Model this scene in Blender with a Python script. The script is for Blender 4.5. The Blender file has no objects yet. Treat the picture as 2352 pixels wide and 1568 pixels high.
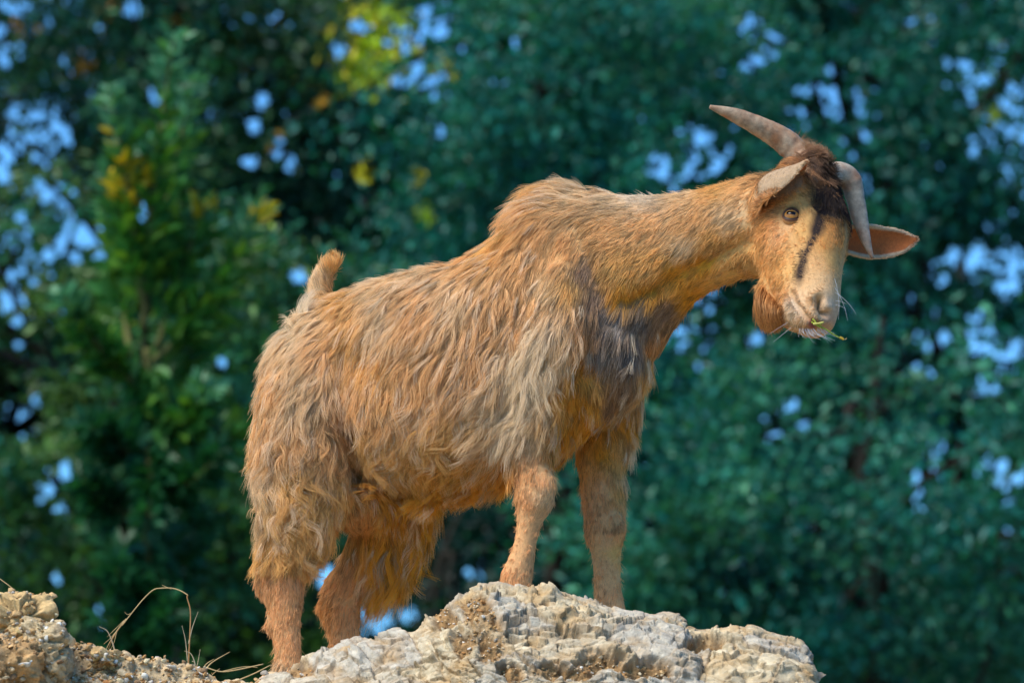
import bpy, math
import numpy as np
from mathutils import Vector, Matrix, Euler

# ------------------------------------------------------------------ camera, sky, sun, exposure
sc = bpy.context.scene
S = 0.0007                       # metres per photo unit (photo = 2352 units wide) at the goat
PITCH = math.radians(9.0)
CAM_D = 10.0
Z0 = 1.5 + CAM_D * math.sin(PITCH)
CAM = np.array([0.0, -CAM_D * math.cos(PITCH), 1.5])
FOCAL = 36.0 * CAM_D / (2352 * S)

cam_data = bpy.data.cameras.new('camera')
cam = bpy.data.objects.new('camera', cam_data)
sc.collection.objects.link(cam)
sc.camera = cam
cam.location = CAM
cam.rotation_euler = (math.radians(90) + PITCH, 0, 0)
cam_data.lens = FOCAL
cam_data.sensor_width = 36
cam_data.clip_start = 0.1
cam_data.clip_end = 3000
cam_data.dof.use_dof = True
cam_data.dof.focus_distance = CAM_D - 0.12
cam_data.dof.aperture_fstop = 7.4

SUN_EL, SUN_AZ = math.radians(52), math.radians(-125)   # azimuth measured from +Y towards +X
w = bpy.data.worlds.new('World')
sc.world = w
w.use_nodes = True
nt = w.node_tree
nt.nodes.clear()
o_ = nt.nodes.new('ShaderNodeOutputWorld')
bg = nt.nodes.new('ShaderNodeBackground')
sky = nt.nodes.new('ShaderNodeTexSky')
sky.sky_type = 'NISHITA'
sky.sun_disc = False
sky.sun_elevation = SUN_EL
sky.sun_rotation = SUN_AZ
sky.air_density = 1.0
sky.dust_density = 0.2
sky.ozone_density = 4.0
bg.inputs['Strength'].default_value = 0.14
tint = nt.nodes.new('ShaderNodeMix'); tint.data_type = 'RGBA'; tint.blend_type = 'MULTIPLY'
tint.inputs['Factor'].default_value = 1.0
tint.inputs['B'].default_value = (0.36, 0.72, 1.0, 1)          # a deep clear late-summer sky
nt.links.new(sky.outputs['Color'], tint.inputs['A'])
nt.links.new(tint.outputs['Result'], bg.inputs['Color'])
nt.links.new(bg.outputs[0], o_.inputs[0])

sun_d = bpy.data.lights.new('sun', 'SUN')
sun_d.energy = 3.5
sun_d.angle = math.radians(34)
sun_d.color = (1.0, 0.92, 0.81)
sun = bpy.data.objects.new('sun', sun_d)
sc.collection.objects.link(sun)
sd = Vector((math.sin(SUN_AZ) * math.cos(SUN_EL), math.cos(SUN_AZ) * math.cos(SUN_EL), math.sin(SUN_EL)))
sun.rotation_euler = sd.to_track_quat('Z', 'Y').to_euler()

sc.view_settings.view_transform = 'Standard'
sc.view_settings.look = 'None'
sc.view_settings.gamma = 1.0
sc.view_settings.exposure = 0.75
sc.cycles.max_bounces = 7
sc.cycles.diffuse_bounces = 3
sc.cycles.glossy_bounces = 3
sc.cycles.transmission_bounces = 5
sc.cycles.transparent_max_bounces = 8
sc.cycles.use_denoising = True
sc.cycles_curves.shape = 'RIBBONS'

FWD = np.array([0, math.cos(PITCH), math.sin(PITCH)])
UPV = np.array([0, -math.sin(PITCH), math.cos(PITCH)])

def P(px, py, Y=0.0):
    """photo units + depth -> world point on the plane y = Y"""
    d = FWD + np.array([1.0, 0, 0]) * (px - 1176) * S / CAM_D + UPV * (784 - py) * S / CAM_D
    return CAM + d * ((Y - CAM[1]) / d[1])

def to_px(p):
    q = np.asarray(p) - CAM
    t = q @ FWD
    return np.stack([1176 + q[..., 0] / t * CAM_D / S, 784 - (q @ UPV) / t * CAM_D / S], -1)

# ------------------------------------------------------------------ helpers
def srgb(r, g, b):
    c = np.array([r, g, b]) / 255.0
    return np.where(c <= 0.04045, c / 12.92, ((c + 0.055) / 1.055) ** 2.4)

def link(o, parent=None):
    sc.collection.objects.link(o)
    if parent is not None:
        o.parent = parent
    return o

def tag(o, label=None, cat=None, group=None, kind=None):
    if label: o['label'] = label
    if cat: o['category'] = cat
    if group: o['group'] = group
    if kind: o['kind'] = kind
    return o

def empty(name, loc=(0, 0, 0)):
    o = bpy.data.objects.new(name, None)
    o.empty_display_size = 0.1
    o.location = loc
    return link(o)

def mesh_obj(name, verts, faces, mat=None, parent=None, smooth=True, col=None, origin=None):
    """verts (n,3); faces: (m,k) array or list of lists; col: per-vertex colour"""
    me = bpy.data.meshes.new(name)
    verts = np.asarray(verts, float)
    if origin is not None:
        verts = verts - np.asarray(origin)
    if isinstance(faces, np.ndarray):
        m, k = faces.shape
        me.vertices.add(len(verts))
        me.vertices.foreach_set('co', verts.astype(np.float32).ravel())
        me.loops.add(m * k)
        me.loops.foreach_set('vertex_index', faces.astype(np.int32).ravel())
        me.polygons.add(m)
        me.polygons.foreach_set('loop_start', np.arange(0, m * k, k, dtype=np.int32))
        me.polygons.foreach_set('loop_total', np.full(m, k, dtype=np.int32))
        me.update(calc_edges=True)
    else:
        me.from_pydata(verts.tolist(), [], faces)
        me.update()
    if smooth:
        me.polygons.foreach_set('use_smooth', np.ones(len(me.polygons), dtype=bool))
    if col is not None:
        a = me.color_attributes.new('Col', 'FLOAT_COLOR', 'POINT')
        c4 = np.ones((len(verts), 4), np.float32)
        c4[:, :3] = col
        a.data.foreach_set('color', c4.ravel())
    if mat is not None:
        me.materials.append(mat)
    o = bpy.data.objects.new(name, me)
    if origin is not None:
        o.location = origin
    link(o, None)
    if parent is not None:
        o.parent = parent
        o.matrix_parent_inverse = Matrix.Translation(-Vector(parent.location)) if parent.parent is None else (Matrix.Translation(parent.location).inverted())
    return o

def hsh(i, j, k, seed=0):
    x = (i.astype(np.int64) * 374761393 + j.astype(np.int64) * 668265263 + k.astype(np.int64) * 2147483647 + seed * 974634533) & 0xFFFFFFFF
    x = ((x ^ (x >> 13)) * 1274126177) & 0xFFFFFFFF
    x = ((x ^ (x >> 16)) * 2246822519) & 0xFFFFFFFF
    x = x ^ (x >> 15)
    return (x & 0xFFFFFF) / float(0x1000000)

def vnoise(p, seed=0):
    p = np.asarray(p, float)
    f = np.floor(p).astype(np.int64)
    t = p - f
    t = t * t * (3 - 2 * t)
    r = 0
    for a in (0, 1):
        wa = t[..., 0] if a else 1 - t[..., 0]
        for b in (0, 1):
            wb = t[..., 1] if b else 1 - t[..., 1]
            for c in (0, 1):
                wc = t[..., 2] if c else 1 - t[..., 2]
                r = r + wa * wb * wc * hsh(f[..., 0] + a, f[..., 1] + b, f[..., 2] + c, seed)
    return r * 2 - 1

def fbm(p, octv=4, seed=0, gain=0.5):
    r, a, p = 0, 1.0, np.asarray(p, float)
    for o in range(octv):
        r = r + a * vnoise(p, seed + o)
        p = p * 2.03 + 7.1
        a *= gain
    return r

def voronoi(p, seed=0):
    """nearest jittered cell: returns (offset to its centre, cell id ijk, F2-F1)"""
    p = np.asarray(p, float)
    f = np.floor(p).astype(np.int64)
    n = len(p)
    best = np.full(n, 9.0); second = np.full(n, 9.0)
    off = np.zeros((n, 3)); cid = np.zeros((n, 3), np.int64)
    for a in (-1, 0, 1):
        for b in (-1, 0, 1):
            for c in (-1, 0, 1):
                i, j, k = f[:, 0] + a, f[:, 1] + b, f[:, 2] + c
                ctr = np.stack([i + hsh(i, j, k, seed), j + hsh(i, j, k, seed + 1), k + hsh(i, j, k, seed + 2)], 1)
                d = p - ctr
                dd = np.sqrt((d * d).sum(1))
                m = dd < best
                second = np.where(m, best, np.minimum(second, dd))
                best = np.where(m, dd, best)
                off[m] = d[m]
                cid[m] = np.stack([i, j, k], 1)[m]
    return off, cid, second - best

def catmull(pts, n):
    """pts (m,k) -> dense ((m-1)*n+1,k)"""
    pts = np.asarray(pts, float)
    ext = np.vstack([2 * pts[0] - pts[1], pts, 2 * pts[-1] - pts[-2]])
    out = []
    for i in range(len(pts) - 1):
        a, b, c, d = ext[i:i + 4]
        for t in np.arange(n) / n:
            out.append(0.5 * ((2 * b) + (-a + c) * t + (2 * a - 5 * b + 4 * c - d) * t ** 2 + (-a + 3 * b - 3 * c + d) * t ** 3))
    out.append(pts[-1])
    return np.array(out)

def norm(v):
    v = np.asarray(v, float)
    return v / np.maximum(np.linalg.norm(v, axis=-1, keepdims=True), 1e-9)

class Geo:
    """collects closed shapes as plain vertex / face lists"""
    def __init__(self):
        self.v, self.f, self.n, self.c = [], [], 0, []
    def add(self, v, f, col=None):
        v = np.asarray(v, float)
        self.v.append(v)
        self.f += [[i + self.n for i in q] for q in f]
        self.n += len(v)
        if col is not None:
            self.c.append(np.tile(np.asarray(col, float), (len(v), 1)))
    def rings(self, rings, col=None, cap=True):
        rings = np.asarray(rings)
        m, k = rings.shape[:2]
        v = rings.reshape(-1, 3)
        f = []
        for i in range(m - 1):
            for j in range(k):
                j2 = (j + 1) % k
                f.append([i * k + j, i * k + j2, (i + 1) * k + j2, (i + 1) * k + j])
        if cap:
            v = np.vstack([v, rings[0].mean(0), rings[-1].mean(0)])
            for j in range(k):
                f.append([(j + 1) % k, j, m * k])
                f.append([(m - 1) * k + j, (m - 1) * k + (j + 1) % k, m * k + 1])
        self.add(v, f, col)
    def loft(self, ctr, A, B, n=6, k=20, ex=2.0, col=None):
        """ctr (m,3), A/B (m,3) half axes; superellipse sections"""
        d = catmull(np.hstack([ctr, A, B]), n)
        th = np.arange(k) * 2 * np.pi / k
        c, s = np.cos(th), np.sin(th)
        c = np.sign(c) * np.abs(c) ** (2 / ex); s = np.sign(s) * np.abs(s) ** (2 / ex)
        R = d[:, None, 0:3] + d[:, None, 3:6] * c[None, :, None] + d[:, None, 6:9] * s[None, :, None]
        self.rings(R, col)
    def tube(self, pts, rad, n=6, k=12, col=None, flat=1.0, side=None):
        pts = np.asarray(pts, float)
        d = catmull(np.hstack([pts, np.asarray(rad, float)[:, None]]), n) if n > 1 else np.hstack([pts, np.asarray(rad, float)[:, None]])
        p, r = d[:, :3], np.maximum(d[:, 3], 1e-4)
        t = norm(np.gradient(p, axis=0))
        ref = np.array([0.31, 0.87, 0.2]) if side is None else np.asarray(side, float)
        a = norm(ref - (t @ ref)[:, None] * t)
        b = np.cross(t, a)
        th = np.arange(k) * 2 * np.pi / k
        R = p[:, None] + r[:, None, None] * (a[:, None] * np.cos(th)[None, :, None] * flat + b[:, None] * np.sin(th)[None, :, None])
        self.rings(R, col)
    def obj(self, name, mat=None, parent=None, smooth=True, origin=None):
        col = np.vstack(self.c) if self.c else None
        return mesh_obj(name, np.vstack(self.v), self.f, mat, parent, smooth, col, origin)

def new_mat(name):
    m = bpy.data.materials.new(name)
    m.use_nodes = True
    m.node_tree.nodes.clear()
    return m, m.node_tree.nodes, m.node_tree.links

def out(nodes, links, shader):
    o = nodes.new('ShaderNodeOutputMaterial')
    links.new(shader, o.inputs['Surface'])

def principled_attr(name, rough=0.8, attr='Col', noise=None, bump=None, spec=0.3, mul=None):
    """colour from the per-vertex mineral / pelt colour, broken up by procedural noise"""
    m, N, L = new_mat(name)
    b = N.new('ShaderNodeBsdfPrincipled')
    b.inputs['Roughness'].default_value = rough
    b.inputs['Specular IOR Level'].default_value = spec
    a = N.new('ShaderNodeAttribute'); a.attribute_name = attr
    colr = a.outputs['Color']
    tc = N.new('ShaderNodeTexCoord')
    if noise:
        scale, lo, hi = noise
        n = N.new('ShaderNodeTexNoise'); n.inputs['Scale'].default_value = scale; n.inputs['Detail'].default_value = 6
        n.inputs['Roughness'].default_value = 0.65
        L.new(tc.outputs['Object'], n.inputs['Vector'])
        r = N.new('ShaderNodeMapRange'); r.inputs['From Min'].default_value = 0.3; r.inputs['From Max'].default_value = 0.7
        r.inputs['To Min'].default_value = lo; r.inputs['To Max'].default_value = hi
        L.new(n.outputs['Fac'], r.inputs['Value'])
        mx = N.new('ShaderNodeMix'); mx.data_type = 'RGBA'; mx.blend_type = 'MULTIPLY'; mx.inputs['Factor'].default_value = 1
        L.new(colr, mx.inputs['A']); L.new(r.outputs[0], mx.inputs['B'])
        colr = mx.outputs['Result']
    L.new(colr, b.inputs['Base Color'])
    if bump:
        scale, dist = bump
        n2 = N.new('ShaderNodeTexNoise'); n2.inputs['Scale'].default_value = scale; n2.inputs['Detail'].default_value = 8
        n2.inputs['Roughness'].default_value = 0.7
        L.new(tc.outputs['Object'], n2.inputs['Vector'])
        bp = N.new('ShaderNodeBump'); bp.inputs['Strength'].default_value = 0.8; bp.inputs['Distance'].default_value = dist
        L.new(n2.outputs['Fac'], bp.inputs['Height']); L.new(bp.outputs[0], b.inputs['Normal'])
    out(N, L, b.outputs[0])
    return m
# ------------------------------------------------------------------ the trees behind
def leaf_material(name, gloss=.12):
    m, N, L = new_mat(name)
    a = N.new('ShaderNodeAttribute'); a.attribute_name = 'Col'
    b = N.new('ShaderNodeBsdfPrincipled')
    b.inputs['Roughness'].default_value = .42
    b.inputs['Specular IOR Level'].default_value = .28
    L.new(a.outputs['Color'], b.inputs['Base Color'])
    t = N.new('ShaderNodeBsdfTranslucent')
    mu = N.new('ShaderNodeMix'); mu.data_type = 'RGBA'; mu.blend_type = 'MULTIPLY'; mu.inputs['Factor'].default_value = 1
    mu.inputs['B'].default_value = (1.5, 1.5, .6, 1)
    L.new(a.outputs['Color'], mu.inputs['A']); L.new(mu.outputs['Result'], t.inputs['Color'])
    mx = N.new('ShaderNodeMixShader'); mx.inputs['Fac'].default_value = .30
    L.new(b.outputs[0], mx.inputs[1]); L.new(t.outputs[0], mx.inputs[2])
    out(N, L, mx.outputs[0])
    return m
LEAF = leaf_material('leaf')
BARK = principled_attr('bark', rough=.95, noise=(14, .5, 1.3), bump=(30, .01), spec=.1)
RT_ = np.random.default_rng(77)

# openings in the canopy where the sky shows (photo units: x, y, radius, openness)
GAPS = [(975, 55, 62, 1.), (962, 150, 52, 1.), (935, 105, 40, .8), (1000, 200, 30, .6), (1925, 230, 46, .95), (1850, 235, 40, .9), (1915, 170, 36, .8), (1870, 300, 50, .5), (1975, 270, 40, .5), (1750, 120, 40, .5), (1735, 150, 24, .7),
        (1600, 370, 40, .95), (1540, 395, 34, .7), (1660, 355, 34, .6), (1600, 315, 34, .6), (1510, 380, 22, .6), (1990, 405, 44, .9), (2040, 440, 30, .7), (1960, 330, 28, .6), (2330, 610, 34, 1.), (2325, 665, 34, 1.), (2240, 600, 34, .6), (2200, 610, 26, .7), (2150, 630, 24, .7),
        (15, 340, 36, 1.), (10, 400, 26, .8), (60, 285, 34, .8), (75, 355, 34, .55), (115, 300, 40, .5), (140, 465, 34, .95), (95, 440, 26, .6), (20, 530, 40, .85), (20, 580, 44, .9), (110, 590, 36, 1.), (150, 570, 30, 1.), (205, 560, 40, .75), (180, 520, 30, .8), (245, 545, 22, .7), (30, 640, 40, .85), (20, 720, 40, .85), (50, 795, 24, .8), (30, 680, 26, .9), (330, 520, 24, .9), (335, 470, 16, .7), (340, 660, 18, .9), (340, 225, 20, .5),
        (45, 965, 34, .9), (60, 940, 26, .7), (30, 985, 22, .8), (150, 1075, 22, .95), (125, 1115, 34, .95), (130, 1165, 26, .95), (110, 1140, 22, .7), (345, 1268, 20, 1.), (280, 1250, 14, .8), (285, 1215, 14, .7), (430, 1310, 18, .7), (125, 1325, 12, .9), (235, 1350, 12, .8), (240, 1420, 26, .75), (265, 1440, 16, .8), (310, 1305, 12, .6),
        (870, 1395, 36, .9), (862, 1440, 36, 1.), (900, 1420, 26, .7), (940, 1410, 16, .8), (735, 1315, 26, 1.), (740, 1330, 20, 1.), (1130, 1310, 20, .7), (1080, 1325, 16, .6), (1290, 1335, 16, .7), (1110, 1290, 14, .6),
        (1620, 690, 26, .8), (1570, 745, 26, .9), (1610, 770, 30, .8), (1565, 800, 22, .8), (1640, 640, 20, .6), (1735, 780, 14, 1.), (1600, 830, 16, .6), (1530, 760, 16, .6),
        (2110, 705, 22, .95), (2130, 760, 34, .8), (2110, 820, 38, .95), (2160, 815, 26, .7), (2250, 790, 34, .75), (2300, 825, 32, .95), (2255, 885, 26, .95), (2230, 740, 26, .5), (2340, 800, 18, .8),
        (1775, 960, 28, .6), (1845, 970, 26, .85), (1810, 925, 14, .9), (1770, 1000, 14, .8), (1965, 1050, 22, .95), (1963, 1075, 20, .9), (1975, 1030, 16, .7), (2180, 950, 34, .8), (2200, 1005, 26, .9), (2165, 1030, 24, .8), (2130, 1085, 36, .9), (2100, 1105, 34, 1.), (2190, 1080, 34, .8), (2105, 1145, 26, .95), (2235, 1090, 30, .7), (2300, 1080, 24, .8), (2345, 1085, 20, .8), (2280, 1060, 16, .8), (2310, 1115, 14, .7), (2320, 1150, 14, .8),
        (2250, 205, 34, .6), (2320, 290, 44, .75), (2330, 230, 26, .6), (2200, 150, 30, .4), (2260, 330, 26, .5), (1490, 1220, 18, .7), (1868, 1217, 12, .9), (2030, 1345, 12, .9), (1980, 1390, 12, .7), (1950, 1360, 10, .6), (2310, 1230, 12, .8),
        (605, 238, 14, .9), (575, 288, 18, .9), (650, 350, 16, .95), (580, 390, 18, .7), (665, 385, 12, .7), (570, 360, 12, .7), (310, 15, 24, .6), (400, 25, 20, .5), (10, 100, 40, .8), (30, 20, 24, .5), (690, 640, 16, .7), (675, 625, 10, .5), (510, 835, 8, .7), (1160, 110, 20, .5), (1070, 95, 30, .5), (1020, 35, 30, .5), (1190, 110, 14, .6), (780, 120, 16, .8), (830, 60, 18, .5), (1250, 205, 18, .5), (1150, 190, 16, .5), (640, 45, 14, .5), (1000, 300, 14, .5), (2090, 80, 26, .4), (2010, 190, 20, .4), (1720, 60, 22, .4), (1950, 30, 30, .4)]
_g = []
_rg = np.random.default_rng(404)
for x_, y_, s_, o_ in GAPS:                # each opening is a cluster of small chinks between the leaves
    if o_ >= .94: _g.append((x_, y_, max(s_ * .15, 3)))
    for _ in range(int(3 + s_ * o_ / 2.2)):
        a_, r_ = _rg.random() * 6.283, s_ * 1.25 * _rg.random() ** .6
        _g.append((x_ + math.cos(a_) * r_, y_ + math.sin(a_) * r_, _rg.choice([0, 1, 3, 5, 8], p=[.28, .32, .24, .12, .04])))
for _ in range(280):
    _g.append((2352 * _rg.random() ** .8, 1500 * _rg.random(), _rg.choice([-1, 0, 1])))
GP = np.array(_g)
def open_sky(q, half=6.0):
    r = np.zeros(len(q))
    for x, y, s in GP:
        d = np.hypot(q[:, 0] - x, q[:, 1] - y)
        r = np.maximum(r, np.clip((s + half + 4 - d) / 5, 0, 1))
    return r

def leaf_mesh(C, size, cols, up_bias=.5, ax=None, aspect=.42):
    """two-facet folded leaves"""
    n = len(C)
    ax = norm(RT_.normal(size=(n, 3)) + np.array([0, 0, -.25])) if ax is None else norm(ax)
    nr = RT_.normal(size=(n, 3)) + np.array([-.25, -.45, up_bias])
    nr = norm(nr - (nr * ax).sum(1)[:, None] * ax)
    sd_ = np.cross(ax, nr)
    s = size[:, None]
    b = C - ax * s * .5; t = C + ax * s * .5 - nr * s * .08
    l = C + sd_ * s * aspect * .62 + nr * s * .10 - ax * s * .05; r = C - sd_ * s * aspect * .62 + nr * s * .10 - ax * s * .05
    v = np.stack([b, r, t, l], 1).reshape(-1, 3)
    i = np.arange(n) * 4
    f = np.stack([np.stack([i, i + 1, i + 2], 1), np.stack([i, i + 2, i + 3], 1)], 1).reshape(-1, 3)
    return v, f, np.repeat(cols, 4, 0)

def make_tree(label, base, top, crown_c, crown_r, nclus, nleaf, lsize, pal, seed, group='trees behind the goat', trunk_r=.16, thr=-.15, spread=.26, patches=(), lo=1.0, name='broadleaf_tree', limbs=26):
    rg = np.random.default_rng(seed)
    crown_c, crown_r = np.array(crown_c, float), np.array(crown_r, float)
    d = norm(rg.normal(size=(nclus * 5, 3))) * (rg.random((nclus * 5, 1)) ** .42)
    cc = crown_c + d * crown_r
    k = vnoise(cc * .85, seed) * .6 + vnoise(cc * 2.1, seed + 1) * .5 > thr
    cc = cc[k][:nclus]
    n = len(cc) * nleaf
    cl = np.repeat(np.arange(len(cc)), nleaf)
    csz = spread * rg.uniform(.6, 1.35, len(cc))
    off = rg.normal(size=(n, 3)) * np.array([.55, .55, .36]) * csz[cl][:, None]
    C = cc[cl] + off
    op = open_sky(to_px(C))
    keep = rg.random(n) > op * 1.04
    C, cl = C[keep], cl[keep]
    n = len(C)
    pal = np.array([srgb(*p) for p in pal])
    col = pal[rg.integers(0, len(pal), len(cc))[cl]] * .65 + pal[rg.integers(0, len(pal), n)] * .35
    col = col * np.clip(rg.normal(1, .22, (n, 1)), .5, 1.7) * np.clip(rg.normal(1, .18, len(cc)), .6, 1.5)[cl][:, None]
    q = to_px(C)
    for px, py, rad, pc, prob in patches:             # yellowing leaves, plus sunlit yellow-green painted on as leaf colour
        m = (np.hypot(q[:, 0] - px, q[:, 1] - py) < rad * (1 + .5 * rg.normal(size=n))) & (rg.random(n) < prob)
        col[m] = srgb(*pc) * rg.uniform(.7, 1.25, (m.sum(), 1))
    sz = lsize * rg.uniform(.6, 1.35, n)
    global RT_
    RT_ = rg
    v, f, c = leaf_mesh(C, sz, col * .86)
    root = empty(name, base)
    tag(root, label, 'tree', group)
    bpy.context.view_layer.update()
    cr = mesh_obj('crown', v, f, LEAF, None, False, np.clip(c, .002, .8))
    cr.parent = root; cr.matrix_parent_inverse = root.matrix_world.inverted()
    g = Geo()
    bs = np.array(base, float)
    h = crown_c - bs
    tr_ = np.array([bs - [0, 0, .1], bs + h * .3 + rg.normal(size=3) * .08, bs + h * .65 + rg.normal(size=3) * .12, bs + h * 1.0, bs + h * 1.0 + [rg.normal() * .1, rg.normal() * .1, crown_r[2] * .75]])
    rr = np.array([1.25, 1, .75, .5, .12]) * trunk_r
    g.tube(tr_, rr, n=8, k=14, col=srgb(52, 50, 44))
    ds = catmull(tr_, 8)
    for i in rg.choice(len(cc), min(limbs, len(cc)), replace=False):
        tgt = cc[i]
        j = int(np.clip(len(ds) * rg.uniform(.42, .85), 0, len(ds) - 1))
        a_ = ds[j]
        mid = (a_ + tgt) / 2 + np.array([0, 0, .18 * np.linalg.norm(tgt - a_) * rg.uniform(-.3, .8)]) + rg.normal(size=3) * .08
        r0 = trunk_r * rg.uniform(.18, .34)
        g.tube([a_, a_ * .6 + mid * .4 + rg.normal(size=3) * .04, mid, tgt], [r0, r0 * .8, r0 * .55, r0 * .16], n=5, k=7, col=srgb(52, 50, 44))
    t = g.obj('trunk', BARK)
    t.parent = root; t.matrix_parent_inverse = root.matrix_world.inverted()
    return root

TEAL = [(28, 120, 106), (24, 106, 98), (52, 134, 112), (18, 96, 86), (66, 136, 100)]
GREEN = [(58, 112, 50), (48, 98, 46), (72, 124, 52), (40, 88, 48), (84, 128, 56)]
DARK = [(8, 54, 52), (10, 50, 38), (14, 66, 60), (10, 54, 46)]  # darkened greens that put the wood's deep shadow into leaf colour
MIX = [(42, 108, 74), (36, 100, 82), (60, 118, 70), (86, 114, 58), (28, 92, 76)]
def at(px, py, Y):
    return P(px, py, Y)
def crown_at(px, py, Y): return tuple(P(px, py, Y))
def base_at(px, Y):
    return (P(px, 784, Y)[0], Y, 0.0)
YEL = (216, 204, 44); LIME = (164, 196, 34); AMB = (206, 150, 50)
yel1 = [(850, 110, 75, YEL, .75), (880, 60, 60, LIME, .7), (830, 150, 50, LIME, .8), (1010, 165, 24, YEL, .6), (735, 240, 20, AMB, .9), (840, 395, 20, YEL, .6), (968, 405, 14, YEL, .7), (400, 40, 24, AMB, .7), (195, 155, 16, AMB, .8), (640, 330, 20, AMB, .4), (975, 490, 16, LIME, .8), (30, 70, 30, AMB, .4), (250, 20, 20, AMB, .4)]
T_ = []
# far row, tall, closing most of the view
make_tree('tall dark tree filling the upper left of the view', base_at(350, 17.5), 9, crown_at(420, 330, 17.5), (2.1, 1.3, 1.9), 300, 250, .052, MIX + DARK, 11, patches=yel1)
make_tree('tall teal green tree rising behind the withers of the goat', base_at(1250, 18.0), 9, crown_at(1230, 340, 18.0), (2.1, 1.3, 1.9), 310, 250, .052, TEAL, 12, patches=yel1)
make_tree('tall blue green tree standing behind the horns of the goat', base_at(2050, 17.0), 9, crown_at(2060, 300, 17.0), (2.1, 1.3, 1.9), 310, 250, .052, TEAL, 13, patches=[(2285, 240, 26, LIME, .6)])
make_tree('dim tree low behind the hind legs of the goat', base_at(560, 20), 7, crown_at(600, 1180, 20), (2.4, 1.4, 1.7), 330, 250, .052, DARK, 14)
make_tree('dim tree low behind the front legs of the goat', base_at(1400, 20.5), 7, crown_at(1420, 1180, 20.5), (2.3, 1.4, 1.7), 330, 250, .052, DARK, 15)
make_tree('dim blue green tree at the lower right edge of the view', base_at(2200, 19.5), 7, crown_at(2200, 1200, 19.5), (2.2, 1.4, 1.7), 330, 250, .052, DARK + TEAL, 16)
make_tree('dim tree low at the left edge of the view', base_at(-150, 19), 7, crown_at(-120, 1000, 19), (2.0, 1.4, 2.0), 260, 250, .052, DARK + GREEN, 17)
# their neighbours just outside the frame
make_tree('tall green tree beyond the left edge of the view', base_at(-1500, 17), 9, crown_at(-1500, 500, 17), (2.3, 1.4, 2.2), 240, 90, .085, MIX + GREEN, 61)
make_tree('broad dark tree far beyond the left edge of the view', base_at(-3000, 19), 9, crown_at(-3000, 500, 19), (2.6, 1.5, 2.4), 240, 90, .09, DARK + MIX, 62)
make_tree('tall teal tree beyond the right edge of the view', base_at(3700, 17.5), 9, crown_at(3700, 500, 17.5), (2.3, 1.4, 2.2), 240, 90, .085, TEAL, 63)
make_tree('broad dark tree far beyond the right edge of the view', base_at(5200, 19), 9, crown_at(5200, 500, 19), (2.6, 1.5, 2.4), 240, 90, .09, DARK + TEAL, 64)
# nearer trees
make_tree('teal leaved tree with pale leaf clumps below the muzzle of the goat', base_at(2000, 13.5), 6.6, crown_at(2010, 1150, 13.5), (1.2, .8, .9), 130, 170, .046, TEAL, 18, thr=.02, spread=.22, trunk_r=.08, limbs=16)
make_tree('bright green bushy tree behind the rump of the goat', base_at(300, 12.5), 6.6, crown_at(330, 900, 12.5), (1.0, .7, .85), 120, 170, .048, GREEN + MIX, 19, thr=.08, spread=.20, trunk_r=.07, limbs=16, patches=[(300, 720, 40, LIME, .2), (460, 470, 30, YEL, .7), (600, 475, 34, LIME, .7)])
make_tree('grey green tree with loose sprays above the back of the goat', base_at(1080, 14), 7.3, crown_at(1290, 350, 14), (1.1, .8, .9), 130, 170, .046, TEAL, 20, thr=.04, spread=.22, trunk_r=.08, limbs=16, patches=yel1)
# evergreen shrubs filling in below
SHR = 'shrubs under the trees'
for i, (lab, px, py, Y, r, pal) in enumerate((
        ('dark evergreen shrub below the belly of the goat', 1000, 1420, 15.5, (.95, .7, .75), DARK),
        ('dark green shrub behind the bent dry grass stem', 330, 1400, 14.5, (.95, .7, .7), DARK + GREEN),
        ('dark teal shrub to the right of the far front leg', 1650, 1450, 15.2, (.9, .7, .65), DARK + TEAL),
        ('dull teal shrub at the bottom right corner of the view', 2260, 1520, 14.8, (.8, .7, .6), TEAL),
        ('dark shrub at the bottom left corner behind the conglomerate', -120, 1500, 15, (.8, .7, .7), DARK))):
    make_tree(lab, base_at(px, Y), 4, crown_at(px, py, Y), r, 130, 150, .050, pal, 40 + i, group=SHR, trunk_r=.04, thr=-.1, spread=.20, name='evergreen_shrub', limbs=10)
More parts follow.
